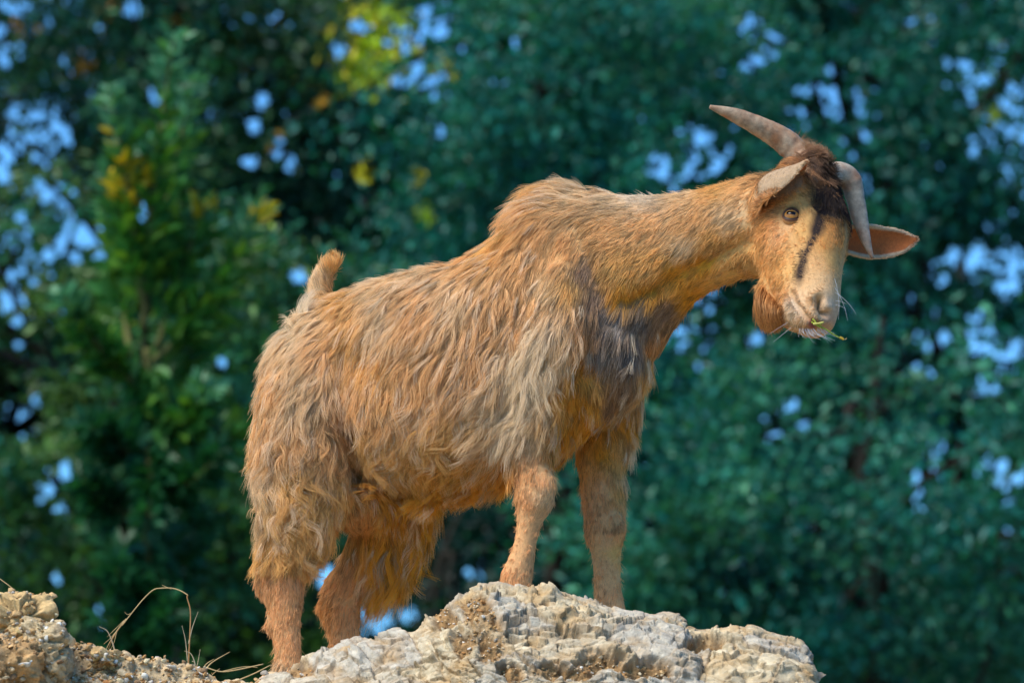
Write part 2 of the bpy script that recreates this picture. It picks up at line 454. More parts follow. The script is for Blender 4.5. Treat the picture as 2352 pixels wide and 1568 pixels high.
# young tree with upright shoots
def sapling():
    rg = np.random.default_rng(5)
    Y = 9.0
    base = base_at(330, Y)
    root = empty('young_oak', base)
    tag(root, 'young oak with upright leafy shoots and a few yellow leaves at the left', 'tree', 'trees behind the goat')
    bpy.context.view_layer.update()
    g = Geo()
    shoots = [((330, 720), (350, 430), (400, 90)), ((330, 700), (300, 480), (255, 220)), ((340, 720), (380, 480), (440, 200)), ((330, 760), (340, 560), (345, 330)), ((300, 820), (270, 600), (250, 400)), ((360, 800), (420, 620), (470, 470)), ((340, 840), (480, 700), (600, 480)), ((330, 900), (230, 800), (150, 690)), ((340, 900), (440, 800), (520, 720)), ((330, 950), (420, 980), (470, 900)), ((330, 1000), (520, 1000), (560, 900)), ((330, 1060), (260, 1020), (210, 980)), ((330, 1140), (420, 1120), (500, 1050)), ((330, 1180), (250, 1160), (190, 1100)), ((330, 1250), (400, 1260), (470, 1190)), ((330, 1300), (280, 1280), (230, 1220)), ((330, 1350), (390, 1370), (440, 1300)), ((330, 1400), (300, 1360), (270, 1310)), ((330, 1460), (360, 1450), (400, 1400)), ((330, 1500), (290, 1480), (250, 1420)), ((335, 1000), (345, 1100), (340, 1200)), ((335, 1200), (340, 1300), (335, 1400)), ((335, 1380), (330, 1460), (335, 1560)), ((338, 800), (342, 900), (330, 1000))]
    trunk = [np.array(base) - [0, 0, .1], P(345, 1500, Y), P(325, 1100, Y + .1), P(335, 700, Y)]
    g.tube(trunk, [.030, .020, .015, .008], n=8, k=10, col=srgb(50, 56, 40))
    LC, AX, SZ, CO = [], [], [], []
    for k, sh in enumerate(shoots):
        dy = rg.normal(0, .18)
        pts = [P(x, y, Y + dy * (i / 2)) for i, (x, y) in enumerate(sh)]
        g.tube(pts, [.012, .008, .002], n=8, k=6, col=srgb(96, 98, 56))
        c = catmull(np.array(pts), 26)
        t = np.linspace(0, 1, len(c))
        tg = norm(np.gradient(c, axis=0))
        for j in range(8, len(c)):
            for _ in range(5):
                out_ = norm(rg.normal(size=3)); out_ = norm(out_ - (out_ @ tg[j]) * tg[j])
                a_ = norm(tg[j] * rg.uniform(.5, 1.2) + out_)
                s_ = rg.uniform(.055, .095) * (1.1 - .35 * t[j])
                LC.append(c[j] + a_ * s_ * rg.uniform(.5, 1.1)); AX.append(a_); SZ.append(s_)
                base_c = (30, 84, 50) if c[j][2] < P(330, 1000, Y)[2] else (74, 132, 92) if t[j] > .78 else (58, 116, 50) if rg.random() < .7 else (84, 128, 44)  # lit teal of the shoot tips is painted into the leaf colour
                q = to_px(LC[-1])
                if (np.hypot(q[0] - 300, q[1] - 410) < 58 and rg.random() < .55) or (np.hypot(q[0] - 460, q[1] - 470) < 30 and rg.random() < .6) or (np.hypot(q[0] - 600, q[1] - 480) < 34 and rg.random() < .6) or (np.hypot(q[0] - 235, q[1] - 320) < 26 and rg.random() < .4): base_c = (190, 168, 44)  # sunlit yellow painted on some of the leaves
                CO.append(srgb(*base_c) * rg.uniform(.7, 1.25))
    global RT_
    RT_ = rg
    LC = np.array(LC)
    kp = rg.random(len(LC)) > open_sky(to_px(LC)) * .9
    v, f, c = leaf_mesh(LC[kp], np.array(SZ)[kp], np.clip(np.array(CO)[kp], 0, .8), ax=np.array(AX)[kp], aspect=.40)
    cr = mesh_obj('crown', v, f, LEAF, None, False, c)
    tr_ = g.obj('trunk', BARK)
    for o in (cr, tr_):
        o.parent = root; o.matrix_parent_inverse = root.matrix_world.inverted()
sapling()
# ------------------------------------------------------------------ the goat
LAT = np.array([0.342, 0.940, 0.0])          # its far (left) side
HEAD = np.array([0.940, -0.342, 0.0])
HU, HV, HW = norm([0.28, -0.47, -0.84]), norm([0.5, 0.82, -0.27]), norm([0.816, -0.344, 0.465])

def YB(px):
    return -(px - 1060) * S * 0.364

def bp_(px, py, lat=0.0, dy=0.0):
    """body point: photo units on the goat's mid plane, moved lat metres to its far side (kept at the same photo place)"""
    return P(px, py, YB(px) + lat + dy)

G = Geo()
# trunk: (px, skin top, skin bottom, half width)
tr = [(640, 850, 985, .040), (675, 768, 1040, .078), (735, 708, 1075, .098), (800, 682, 1085, .110), (880, 655, 1090, .120), (980, 628, 1100, .130), (1080, 604, 1100, .130),
      (1170, 546, 1085, .120), (1225, 482, 1070, .112), (1275, 443, 1045, .104), (1350, 446, 985, .096), (1420, 540, 930, .085), (1470, 640, 885, .058), (1488, 700, 840, .03)]
ctr = np.array([bp_(a, (t + b) / 2) for a, t, b, h in tr])
A = np.array([LAT * h for a, t, b, h in tr])
B = np.array([[0, 0, (b - t) / 2 * S * 1.012] for a, t, b, h in tr])
G.loft(ctr, A, B, n=6, k=48, ex=2.25)
# neck
nk = [(1290, 452, 880, .095), (1370, 448, 885, .094), (1440, 451, 845, .083), (1500, 452, 782, .070), (1545, 450, 722, .062), (1600, 444, 674, .058), (1680, 425, 641, .055), (1745, 405, 634, .054), (1800, 400, 600, .05)]
ctr = np.array([bp_(a, (t + b) / 2) for a, t, b, h in nk])
A = np.array([norm(LAT * .6 + HV * .4) * h for a, t, b, h in nk])
B = np.array([[-.10 * (b - t) / 2 * S, 0, (b - t) / 2 * S] for a, t, b, h in nk])
G.loft(ctr, A, B, n=6, k=40)
# head: mid-plane outline, dorsal and ventral points per section
YH = YB(1775)
hd = [(1838, 372, 1760, 470, .036, 2.0), (1872, 380, 1740, 545, .052, 2.1), (1906, 426, 1746, 600, .058, 2.2), (1931, 486, 1764, 642, .056, 2.3), (1936, 546, 1782, 676, .049, 2.4),
      (1926, 602, 1794, 700, .042, 2.4), (1922, 648, 1802, 722, .038, 2.3), (1920, 688, 1812, 742, .036, 2.2), (1914, 716, 1830, 757, .033, 2.2), (1906, 738, 1852, 765, .027, 2.1), (1895, 749, 1868, 764, .014, 2.0)]
c0 = np.array([1799, 421.0])
hc, hA, hB = [], [], []
for dx, dy, vx, vy, h, ex in hd:
    cx, cy = (dx + vx) / 2, (dy + vy) / 2
    dz = (cy - c0[1]) * S
    Yc = YH - dz * 0.56
    hc.append(P(cx, cy, Yc)); hA.append(HV * h)
    hx = (dx - vx) / 2 * S
    hB.append(np.array([hx, -.42 * hx, (vy - dy) / 2 * S]))
hc, hA, hB = map(np.array, (hc, hA, hB))
G.loft(hc, hA, hB, n=6, k=32, ex=2.3)
HO = hc[0]                                   # head origin; head coordinates (s, v, w)
def hp(s, v, w):
    return HO + HU * s + HV * v + HW * w
def hcoord(p):
    q = np.asarray(p) - HO
    return np.stack([q @ HU, q @ HV, q @ HW], -1)
# a photo place + lateral offset on the head -> point
def hpx(px, py, v, w=0.0):
    """point whose picture place is (px, py) and whose lateral head coordinate is v"""
    lo, hi = YH - .5, YH + .4
    for _ in range(40):
        mid = (lo + hi) / 2
        if hcoord(P(px, py, mid))[1] < v: lo = mid
        else: hi = mid
    return P(px, py, (lo + hi) / 2)
EYE_N = hpx(1819, 497, -.053)
ec = hcoord(EYE_N)
EYE_F = hp(ec[0], -ec[1], ec[2])
for e, sg in ((EYE_N, -1), (EYE_F, 1)):      # orbital ridge, cheek bone
    G.tube([e - HU * .030 + HW * .004 - HV * sg * .018, e - HU * .012 + HW * .020 - HV * sg * .014, e + HU * .012 + HW * .018 - HV * sg * .014, e + HU * .035 + HW * .008 - HV * sg * .014], [.010, .015, .014, .009], k=12)
# lower jaw / lips
chin = hpx(1846, 738, 0)
G.tube([hpx(1775, 640, 0), hpx(1800, 690, 0), hpx(1826, 728, 0), hpx(1850, 748, 0)], [.030, .026, .022, .014], k=16)
# front legs
def leg(stations, lat, k=28):
    """stations: (px, py, rx, ry_lat)"""
    pts, rad = [], []
    for px, py, r in stations:
        pts.append(bp_(px, py, lat)); rad.append(r * S)
    t = np.array(pts)
    tt = norm(np.gradient(t, axis=0))
    a = norm(LAT[None] - (tt @ LAT)[:, None] * tt)
    b = np.cross(tt, a)
    rad = np.array(rad)[:, None]
    G.loft(t, a * rad * .90, b * rad * 1.05, n=6, k=k)
leg([(1290, 560, 30), (1288, 640, 62), (1290, 760, 86), (1262, 880, 74), (1232, 970, 54), (1222, 1050, 46), (1227, 1110, 43), (1228, 1150, 43), (1218, 1190, 31), (1208, 1240, 26), (1198, 1285, 30), (1186, 1325, 36), (1190, 1362, 33), (1200, 1380, 28)], -.075)
leg([(1400, 720, 70), (1400, 850, 78), (1392, 960, 62), (1382, 1050, 54), (1384, 1130, 48), (1388, 1190, 46), (1388, 1225, 44), (1393, 1275, 34), (1394, 1325, 31), (1398, 1375, 33), (1405, 1420, 36), (1412, 1445, 30)], .095)
# hind legs
leg([(775, 740, 35), (760, 800, 75), (735, 900, 108), (715, 1000, 112), (700, 1090, 98), (690, 1170, 78), (668, 1240, 58), (648, 1300, 50), (650, 1345, 46), (654, 1400, 39), (657, 1450, 33), (662, 1500, 31), (660, 1545, 33), (668, 1590, 28)], -.070)
leg([(830, 900, 80), (872, 1010, 88), (905, 1110, 86), (892, 1190, 78), (858, 1250, 60), (825, 1305, 48), (788, 1360, 46), (782, 1405, 45), (788, 1450, 37), (793, 1500, 34), (795, 1545, 36), (805, 1570, 30)], .085)
# points of the hocks, fetlocks, knees
G.tube([bp_(622, 1300, -.07), bp_(611, 1335, -.07), bp_(630, 1375, -.07)], [.014, .018, .014], k=12)
G.tube([bp_(768, 1360, .085), bp_(752, 1392, .085), bp_(770, 1425, .085)], [.014, .018, .014], k=12)
G.tube([bp_(634, 1405, -.07), bp_(628, 1432, -.07), bp_(640, 1465, -.07)], [.010, .015, .010], k=12)
G.tube([bp_(1252, 1085, -.085), bp_(1256, 1115, -.085), bp_(1246, 1160, -.085)], [.012, .016, .010], k=12)
G.tube([bp_(1414, 1185, .085), bp_(1418, 1215, .085), bp_(1408, 1260, .085)], [.012, .016, .010], k=12)
# udder / sheath and tail
G.tube([bp_(820, 1120, -.01), bp_(822, 1175, -.01), bp_(822, 1210, -.01)], [.045, .042, .02], k=14)
G.tube([bp_(990, 1060, 0), bp_(992, 1095, -.01), bp_(1000, 1120, -.01)], [.05, .035, .012], k=12)
TAIL = [bp_(765, 720), bp_(738, 680), bp_(742, 635), bp_(762, 605), bp_(778, 615)]
G.tube(TAIL, [.024, .019, .016, .014, .009], k=12)
# ears: curved leaf shells
def ear(path, widths, opendir, cup, thick):
    d = catmull(np.hstack([path, np.array(widths)[:, None], np.array(cup)[:, None]]), 8)
    p, wd, cp = d[:, :3], d[:, 3], d[:, 4]
    t = norm(np.gradient(p, axis=0))
    od = norm(np.asarray(opendir, float))
    od = norm(od[None] - (t @ od)[:, None] * t)
    sdv = np.cross(t, od)
    K = 11
    u = np.linspace(-1, 1, K)
    outer, inner = [], []
    for i in range(len(p)):
        ang = u * cp[i]
        R = wd[i] / max(math.sin(cp[i]), .2) if cp[i] < 1.57 else wd[i]
        pts = p[i] + sdv[i] * (R * np.sin(ang))[:, None] + od[i] * (R * (1 - np.cos(ang)))[:, None]
        nrm = norm(sdv[i] * np.sin(ang)[:, None] - od[i] * np.cos(ang)[:, None])
        th = thick * (1 - .35 * u ** 2)[:, None]
        outer.append(pts + nrm * th / 2); inner.append(pts - nrm * th / 2)
    rings = [np.vstack([o, i[::-1]]) for o, i in zip(outer, inner)]
    G.rings(rings)
e0 = hpx(1742, 440, -.045); 
NEAR_OPEN = (.58, .22, -.78)
NEAR_EAR = [e0 + np.array([.01, .02, -.006]), e0, P(1752, 412, e0[1] - .022), P(1785, 398, e0[1] - .055), P(1822, 386, e0[1] - .085), P(1852, 372, e0[1] - .105)]
ear(NEAR_EAR, [.024, .036, .047, .040, .025, .004], NEAR_OPEN, [1.5, 1.45, 1.3, 1.15, 1.0, .8], .0075)
f0 = hpx(1880, 535, .05)
FAR_EAR = [f0, P(1930, 548, f0[1] + .02), P(1970, 552, f0[1] + .035), P(2020, 557, f0[1] + .05), P(2070, 555, f0[1] + .055), P(2106, 549, f0[1] + .055)]
ear(FAR_EAR, [.016, .021, .027, .026, .019, .004], (-.1, -.95, -.15), [1.4, 1.2, .95, .8, .7, .6], .0075)

# union by voxel remesh, then smoothing
raw = G.obj('body_raw')
md = raw.modifiers.new('r', 'REMESH'); md.mode = 'VOXEL'; md.voxel_size = .0028; md.use_smooth_shade = True
dg = bpy.context.evaluated_depsgraph_get()
me = bpy.data.meshes.new_from_object(raw.evaluated_get(dg))
bpy.data.objects.remove(raw)
V = np.empty(len(me.vertices) * 3, np.float32); me.vertices.foreach_get('co', V); V = V.reshape(-1, 3).astype(float)
E = np.empty(len(me.edges) * 2, np.int32); me.edges.foreach_get('vertices', E); E = E.reshape(-1, 2)
deg = np.bincount(E.ravel(), minlength=len(V)).astype(float)
def lap(X):
    r = np.zeros_like(X)
    for c in range(X.shape[1]):
        r[:, c] = np.bincount(E[:, 0], X[E[:, 1], c], len(V)) + np.bincount(E[:, 1], X[E[:, 0], c], len(V))
    return r / deg[:, None] - X
HCV = hcoord(V)
headm = np.clip((to_px(V)[:, 0] - 1740) / 70, 0, 1)
for it in range(26):
    wgt = 1 - .7 * headm if it >= 12 else np.ones(len(V))
    V = V + .5 * wgt[:, None] * lap(V)
    V = V - .51 * wgt[:, None] * lap(V)
for it in range(40):                               # melt the joints of trunk, neck and legs
    V = V + .5 * ((1 - headm))[:, None] * lap(V)
def vnormals(V):
    F = TRI
    n = np.cross(V[F[:, 1]] - V[F[:, 0]], V[F[:, 2]] - V[F[:, 0]])
    r = np.zeros_like(V)
    for k in range(3):
        for c in range(3):
            r[:, c] += np.bincount(F[:, k], n[:, c], len(V))
    return norm(r)
me.calc_loop_triangles()
TRI = np.empty(len(me.loop_triangles) * 3, np.int32); me.loop_triangles.foreach_get('vertices', TRI); TRI = TRI.reshape(-1, 3)
# face modelling: sockets, nostrils, mouth line
NV = vnormals(V)
def seg_dist(X, a, b):
    ab = b - a
    t = np.clip(((X - a) @ ab) / (ab @ ab), 0, 1)
    return np.linalg.norm(X - (a + t[:, None] * ab), axis=1), t
def groove(path, width, depth, taper=True):
    best = np.full(len(V), 9.0)
    for a, b in zip(path[:-1], path[1:]):
        best = np.minimum(best, seg_dist(V, a, b)[0])
    return np.exp(-(best / width) ** 2) * depth
def surf(px, py, off=0.0):
    """the body-surface point nearest the camera seen at a photo place"""
    q = to_px(V)
    m = ((q - [px, py]) ** 2).sum(1) < 7 ** 2
    idx = np.where(m)[0]
    i = idx[np.argmin(V[idx, 1])]
    return P(px, py, V[i, 1] + off)
mouth = [surf(1817, 669), surf(1826, 692), surf(1842, 713), surf(1863, 736), surf(1878, 748)]
mc = np.array([hcoord(m) for m in mouth])
mouth_f = [hp(a, -b, c) for a, b, c in mc]
nst = [surf(1882, 686), surf(1886, 704), surf(1895, 720), surf(1904, 722)]
nc = np.array([hcoord(m) for m in nst])
nst_f = [hp(a, -b, c) for a, b, c in nc]
disp = np.zeros(len(V))
for pth in (mouth, mouth_f):
    disp -= groove(pth, .0042, .0100)
for pth in (nst, nst_f):
    disp -= groove(pth, .0062, .022)
    up = [p + HW * .008 - HU * .010 for p in pth]
    disp += groove(up, .007, .0025)
for e in (EYE_N, EYE_F):
    d = np.linalg.norm(V - e, axis=1)
    disp -= np.exp(-(d / .016) ** 2) * .009
low = [p - HW * .010 + HU * .004 for p in mouth]
disp += groove(low, .008, .003)
# the groove along the windpipe, the front edge of the shoulder blade, flank hollow
for pts_, wd_, dp_ in (([(1712, 556), (1650, 590), (1580, 626), (1510, 664), (1455, 690)], .016, .010), ([(1330, 520), (1352, 600), (1378, 670), (1398, 735)], .016, .007), ([(1310, 930), (1320, 880), (1345, 850)], .020, .012), ([(800, 960), (806, 1020), (812, 1080)], .022, .016), ([(820, 800), (800, 880)], .03, .008)):
    q_ = [surf(*p) for p in pts_]
    disp -= groove(q_, wd_, dp_)
V = V + NV * disp[:, None]
NV = vnormals(V)
me.vertices.foreach_set('co', V.astype(np.float32).ravel())
me.update()
GOAT_BASE = P(1000, 1420, 0.0)
goat = empty('goat', GOAT_BASE)
tag(goat, 'shaggy tan goat with curved horns standing on the white limestone outcrop', 'goat')
body = bpy.data.objects.new('body', me)
me.name = 'body'
link(body)
def adopt(o, par=None):
    o.parent = goat if par is None else par
    o.matrix_parent_inverse = (goat if par is None else par).matrix_world.inverted()
    return o
bpy.context.view_layer.update()
adopt(body)
# ------------------------------------------------------------------ pelt: hair direction, length and colour over the body
RNG = np.random.default_rng(7)
T = (200, 146, 94); PALE = (220, 182, 136); WH = (240, 216, 176); OR = (206, 126, 44); BR = (146, 92, 52); GR = (62, 53, 44); LEG = (192, 132, 86); DK = (26, 13, 10); GB = (84, 58, 40); WARM = (196, 138, 76); GOLD = (212, 154, 86)  # OR: undercoat, with warm bounce below and neck-crease shade painted in
# px, py, dx, dy, length mm, lift, curl, colour
BODY_CP = [
 (1335, 436, -.97, -.12, 40, .42, .1, PALE), (1270, 415, -.95, -.35, 54, .58, .15, WARM), (1222, 450, -.9, .15, 64, .55, .2, T), (1172, 500, -.85, .35, 50, .45, .2, WARM), (1120, 550, -.85, .35, 36, .42, .3, WARM), (1060, 575, -.8, .35, 34, .35, .2, T),
 (980, 605, -.8, .5, 36, .35, .3, PALE), (880, 640, -.75, .55, 40, .4, .4, PALE), (800, 668, -.7, .6, 40, .45, .4, WARM), (730, 720, -.5, .85, 42, .5, .3, PALE), (670, 770, -.45, .9, 46, .5, .4, PALE), (630, 860, -.35, .95, 46, .5, .5, T),
 (705, 820, -.35, .95, 44, .3, .2, PALE), (700, 900, -.3, .95, 46, .3, .3, PALE), (610, 980, -.35, .95, 50, .5, .7, T), (590, 1090, -.45, .9, 54, .55, 1., PALE), (585, 1180, -.45, .9, 56, .55, 1., PALE), (615, 1255, -.3, 1, 48, .5, 1., GOLD),
 (690, 1000, -.1, 1, 52, .35, .8, T), (680, 1090, .1, 1, 58, .42, 1.1, GOLD), (690, 1180, .25, .95, 60, .45, 1.1, GOLD), (720, 1250, .35, .9, 56, .45, 1., GOLD), (770, 1120, .5, .85, 56, .4, 1., GOLD), (780, 1030, .3, .95, 50, .35, .8, T), (790, 940, .1, 1, 48, .3, .4, BR), (660, 1275, .1, 1, 40, .4, .8, GOLD),
 (760, 790, -.55, .8, 46, .3, .25, T), (830, 760, -.6, .75, 52, .28, .25, WARM), (880, 820, -.45, .9, 54, .28, .2, WARM), (840, 880, -.35, .95, 54, .28, .3, T), (900, 720, -.6, .75, 50, .28, .2, PALE), (980, 700, -.5, .85, 52, .26, .2, T), (960, 820, -.4, .9, 56, .28, .25, T), (1060, 680, -.45, .88, 46, .24, .15, PALE),
 (1060, 800, -.35, .95, 56, .26, .2, T), (1120, 720, -.35, .92, 44, .22, .1, T), (1130, 830, -.3, .95, 46, .26, .2, BR), (1090, 900, -.6, .8, 52, .3, .6, T), (900, 930, .1, 1, 54, .32, .8, T), (850, 990, -.2, 1, 56, .38, 1., GOLD), (960, 920, -.5, .85, 56, .34, .9, T),
 (1000, 990, -.7, .7, 56, .38, 1.1, GOLD), (900, 1040, -.35, .95, 60, .42, 1.1, GOLD), (1080, 990, -.7, .6, 56, .38, 1., GOLD), (1100, 1060, -.2, 1, 52, .42, .8, OR), (1000, 1090, -.2, 1, 64, .42, .8, OR), (900, 1110, -.1, 1, 54, .42, .9, OR), (1120, 1120, .1, 1, 68, .4, .8, OR), (1160, 1080, .0, 1, 60, .4, .6, OR), (1060, 1120, .0, 1, 72, .45, .8, OR),
 (1250, 740, -.5, .9, 50, .3, .35, WH), (1215, 780, -.6, .8, 66, .38, .5, WH), (1180, 830, -.75, .65, 72, .42, .6, WH), (1240, 840, -.1, 1, 58, .4, .6, WH), (1215, 900, -.4, .9, 66, .4, .5, WH), (1190, 960, -.85, .5, 74, .42, .4, WH), (1240, 950, -.5, .9, 52, .34, .4, PALE), (1150, 900, -.8, .5, 58, .36, .6, PALE), (1140, 980, -.9, .35, 60, .38, .5, PALE),
 (1230, 560, -.45, .88, 32, .22, .1, T), (1190, 640, -.4, .9, 38, .22, .1, T), (1260, 650, -.35, .93, 32, .2, .05, PALE), (1310, 560, -.5, .85, 26, .2, .05, T), (1310, 650, -.35, .93, 28, .2, .05, WARM), (1200, 720, -.35, .93, 40, .22, .1, T), (1300, 770, -.3, .95, 40, .25, .3, PALE), (1345, 620, -.4, .9, 26, .18, .05, GB), (1365, 680, -.3, .95, 28, .18, .05, GB),
 (1400, 455, -.98, .0, 34, .42, .05, PALE), (1490, 442, -1, .05, 24, .25, .05, (226, 200, 166)), (1570, 432, -1, .08, 24, .25, .05, PALE), (1650, 420, -1, .1, 20, .25, .05, WARM), (1400, 530, -.75, .6, 22, .15, .0, T), (1500, 520, -.75, .6, 22, .15, .0, T), (1600, 500, -.8, .55, 22, .15, .0, T), (1680, 490, -.8, .55, 22, .15, .0, PALE),
 (1420, 610, -.5, .85, 24, .15, .05, GOLD), (1500, 610, -.6, .8, 24, .15, .0, WARM), (1580, 560, -.75, .65, 22, .15, .0, PALE), (1640, 545, -.75, .65, 20, .15, .0, WARM), (1560, 620, -.65, .75, 22, .15, .0, OR), (1620, 600, -.7, .7, 20, .15, .0, OR), (1500, 660, -.45, .88, 24, .16, .0, OR), (1440, 670, -.35, .93, 26, .16, .05, OR), (1670, 630, -.7, .6, 18, .15, .0, GOLD), (1590, 680, -.6, .7, 20, .18, .0, OR), (1690, 570, -.6, .75, 20, .15, .0, GOLD),
 (1545, 700, -.45, .88, 24, .18, .0, GB), (1480, 720, -.35, .93, 30, .18, .05, GR), (1410, 730, -.25, .96, 32, .18, .1, GR), (1380, 790, -.2, .98, 36, .2, .2, GR), (1450, 800, -.15, 1, 34, .2, .1, GR), (1440, 870, -.05, 1, 36, .22, .2, GB), (1510, 790, -.05, 1, 30, .25, .1, BR), (1500, 850, .1, 1, 34, .3, .2, GOLD), (1410, 910, .0, 1, 36, .24, .2, GB), (1350, 760, -.2, .97, 34, .2, .15, BR), (1330, 830, .1, 1, 36, .25, .4, OR),
 (1330, 900, .35, .9, 38, .25, .3, OR), (1310, 960, .2, 1, 40, .3, .3, OR), (1370, 960, .1, 1, 34, .25, .2, OR), (1440, 950, .25, .95, 40, .3, .2, OR), (1490, 930, .5, .85, 46, .4, .3, PALE), (1470, 1010, .45, .9, 48, .45, .3, WH), (1450, 1100, .4, .9, 40, .45, .3, WH), (1290, 1030, .1, 1, 40, .35, .3, OR),
 (1220, 1010, -.2, 1, 26, .2, .2, PALE), (1215, 1060, -.1, 1, 15, .18, .05, LEG), (1255, 1060, .05, 1, 14, .18, .05, LEG), (1190, 1090, -.25, 1, 14, .2, .05, LEG), (1225, 1110, -.05, 1, 12, .18, .0, LEG), (1250, 1140, -.3, .9, 12, .18, .0, PALE), (1210, 1160, -.3, 1, 12, .2, .05, LEG), (1205, 1220, -.2, 1, 11, .18, .0, LEG), (1190, 1290, -.2, 1, 11, .18, .0, LEG), (1185, 1340, .2, .9, 14, .25, .0, LEG),
 (1380, 1030, .0, 1, 20, .18, .1, OR), (1340, 1060, .0, 1, 18, .18, .05, WARM), (1425, 1050, .2, 1, 24, .22, .1, GOLD), (1385, 1110, .0, 1, 14, .18, .05, LEG), (1385, 1180, .0, 1, 12, .18, .0, LEG), (1350, 1180, -.3, 1, 14, .25, .0, LEG), (1420, 1120, .2, 1, 20, .25, .1, GOLD), (1395, 1240, .0, 1, 11, .18, .0, LEG), (1415, 1270, -.15, 1, 12, .18, .0, GOLD), (1390, 1300, .0, 1, 11, .18, .0, LEG), (1400, 1380, .0, 1, 12, .2, .0, LEG),
 (640, 1310, -.2, 1, 20, .22, .2, LEG), (680, 1320, .0, 1, 20, .22, .2, LEG), (605, 1320, -.5, .9, 18, .3, .1, LEG), (650, 1380, -.1, 1, 15, .2, .05, LEG), (650, 1440, -.1, 1, 14, .2, .05, LEG), (660, 1500, -.1, 1, 13, .2, .0, LEG), (640, 1540, -.4, .9, 24, .4, .1, PALE),
 (820, 1180, .1, 1, 18, .2, .1, (164, 106, 62)), (850, 1200, .3, 1, 20, .2, .1, (170, 110, 60)), (900, 1150, .3, .95, 50, .32, .4, OR), (960, 1180, .3, .95, 60, .36, .5, OR), (930, 1240, .15, 1, 92, .38, .5, OR), (880, 1250, .2, .95, 84, .34, .5, OR), (900, 1300, .0, 1, 84, .4, .5, OR), (860, 1230, -.1, 1, 34, .3, .3, OR),
 (825, 1300, -.35, .95, 18, .2, .1, LEG), (790, 1360, -.4, .9, 16, .2, .05, LEG), (750, 1390, -.5, .85, 16, .25, .05, BR), (800, 1410, -.2, 1, 16, .22, .05, LEG), (830, 1400, .0, 1, 16, .25, .05, LEG), (790, 1470, -.1, 1, 14, .2, .05, LEG),
 (1190, 745, -.4, .9, 42, .22, .1, T), (1150, 830, -.4, .9, 46, .26, .2, WARM), (1290, 820, -.1, 1, 40, .25, .3, PALE), (1290, 870, .1, 1, 40, .25, .3, OR), (1230, 690, -.4, .9, 38, .22, .1, T), (1110, 950, -.6, .7, 54, .36, .9, GOLD),
 (690, 738, -.08, -1, 44, .5, .1, WH), (720, 690, -.15, -1, 22, .3, .1, PALE), (735, 640, -.1, -1, 18, .2, .15, PALE), (760, 620, .0, -1, 18, .3, .2, WARM), (775, 635, .25, .9, 22, .4, .3, WARM),
]
CP = np.array([[c[0], c[1]] for c in BODY_CP], float)
def rich(c, g=.50, sat=1.42, RGB_=(1.03, .96, .84)):
    v = srgb(*c) ** g
    m = v.mean()
    v = np.clip(m + (v - m) * (sat if max(c) - min(c) > 42 else 1.0), .004, 2)
    f_ = np.clip((max(c) - min(c) - 30) / 50, 0, 1)
    v = v * (1 + (np.array(RGB_) - 1) * f_)
    return np.clip(v * min(1.0, .80 / v.max()), .004, .82)
def cap(C):
    return np.maximum(C * np.minimum(1.0, .90 / np.maximum(C.max(-1, keepdims=True), 1e-6)), .006)
CPV = np.array([[c[2], c[3], c[4], c[5], c[6], *rich(c[7])] for c in BODY_CP], float)
def idw(X, C, Vv, p=4.0, soft=12.0):
    r = np.empty((len(X), Vv.shape[1]))
    for i in range(0, len(X), 20000):
        d = np.sqrt(((X[i:i + 20000, None] - C[None]) ** 2).sum(2)) + soft
        wv = d ** -p
        wv /= wv.sum(1, keepdims=True)
        r[i:i + 20000] = wv @ Vv
    return r
# head: photo place, dx, dy, length, lift, colour  (mirrored to its far side through |v|)
HEAD_CP = [
 (1740, 560, -.7, .6, 14, .15, WARM), (1760, 500, -.8, .4, 13, .15, WARM), (1790, 540, -.6, .6, 11, .15, T), (1760, 620, -.5, .8, 14, .15, GOLD), (1790, 600, -.6, .5, 10, .15, GOLD), (1800, 450, -.7, -.3, 10, .15, (178, 104, 50)), (1770, 470, -.8, -.1, 11, .15, (150, 80, 36)), (1830, 460, -.6, -.6, 8, .15, GOLD), (1850, 430, -.5, -.7, 9, .15, WARM),
 (1785, 650, -.5, .6, 12, .15, WARM), (1800, 680, -.6, .2, 9, .15, WARM), (1845, 480, -.5, -.6, 7, .15, WARM), (1805, 520, -.7, .2, 7, .15, T), (1840, 530, -.5, -.2, 7, .15, GOLD), (1865, 500, -.3, -.7, 7, .15, GOLD), (1850, 640, -.8, -.2, 7, .15, (206, 156, 102)), (1815, 620, -.7, .1, 8, .15, GOLD), (1880, 610, -.6, -.5, 7, .15, (204, 152, 96)),
 (1895, 560, -.3, -.8, 8, .15, (190, 124, 62)), (1910, 530, -.2, -.9, 9, .15, (184, 116, 58)), (1912, 600, -.3, -.9, 7, .15, GOLD), (1890, 650, -.6, -.5, 6, .15, (206, 160, 108)), (1910, 660, -.4, -.8, 5, .15, (208, 168, 120)), (1860, 690, -.8, .0, 6, .15, (208, 164, 114)), (1880, 720, -.7, .2, 5, .15, (208, 174, 132)), (1912, 700, -.3, -.6, 4, .15, (206, 180, 148)), (1905, 735, -.3, .4, 4, .15, (180, 140, 110)),
 (1820, 715, -.6, .6, 8, .2, (222, 196, 158)), (1810, 695, -.7, .3, 9, .2, WH), (1850, 755, -.2, .9, 8, .25, (214, 172, 120)), (1870, 758, -.1, .9, 7, .3, GOLD), (1880, 420, -.2, -.4, 16, .25, DK), (1905, 450, -.1, .9, 16, .2, DK), (1915, 480, -.1, .9, 12, .2, DK), (1875, 395, .2, .2, 26, .35, (120, 78, 52)), (1860, 375, .3, -.1, 28, .4, (150, 100, 66)),
 (1830, 395, -.5, .2, 14, .2, WARM),
]
hx_, hv_ = [], []
QV = to_px(V)
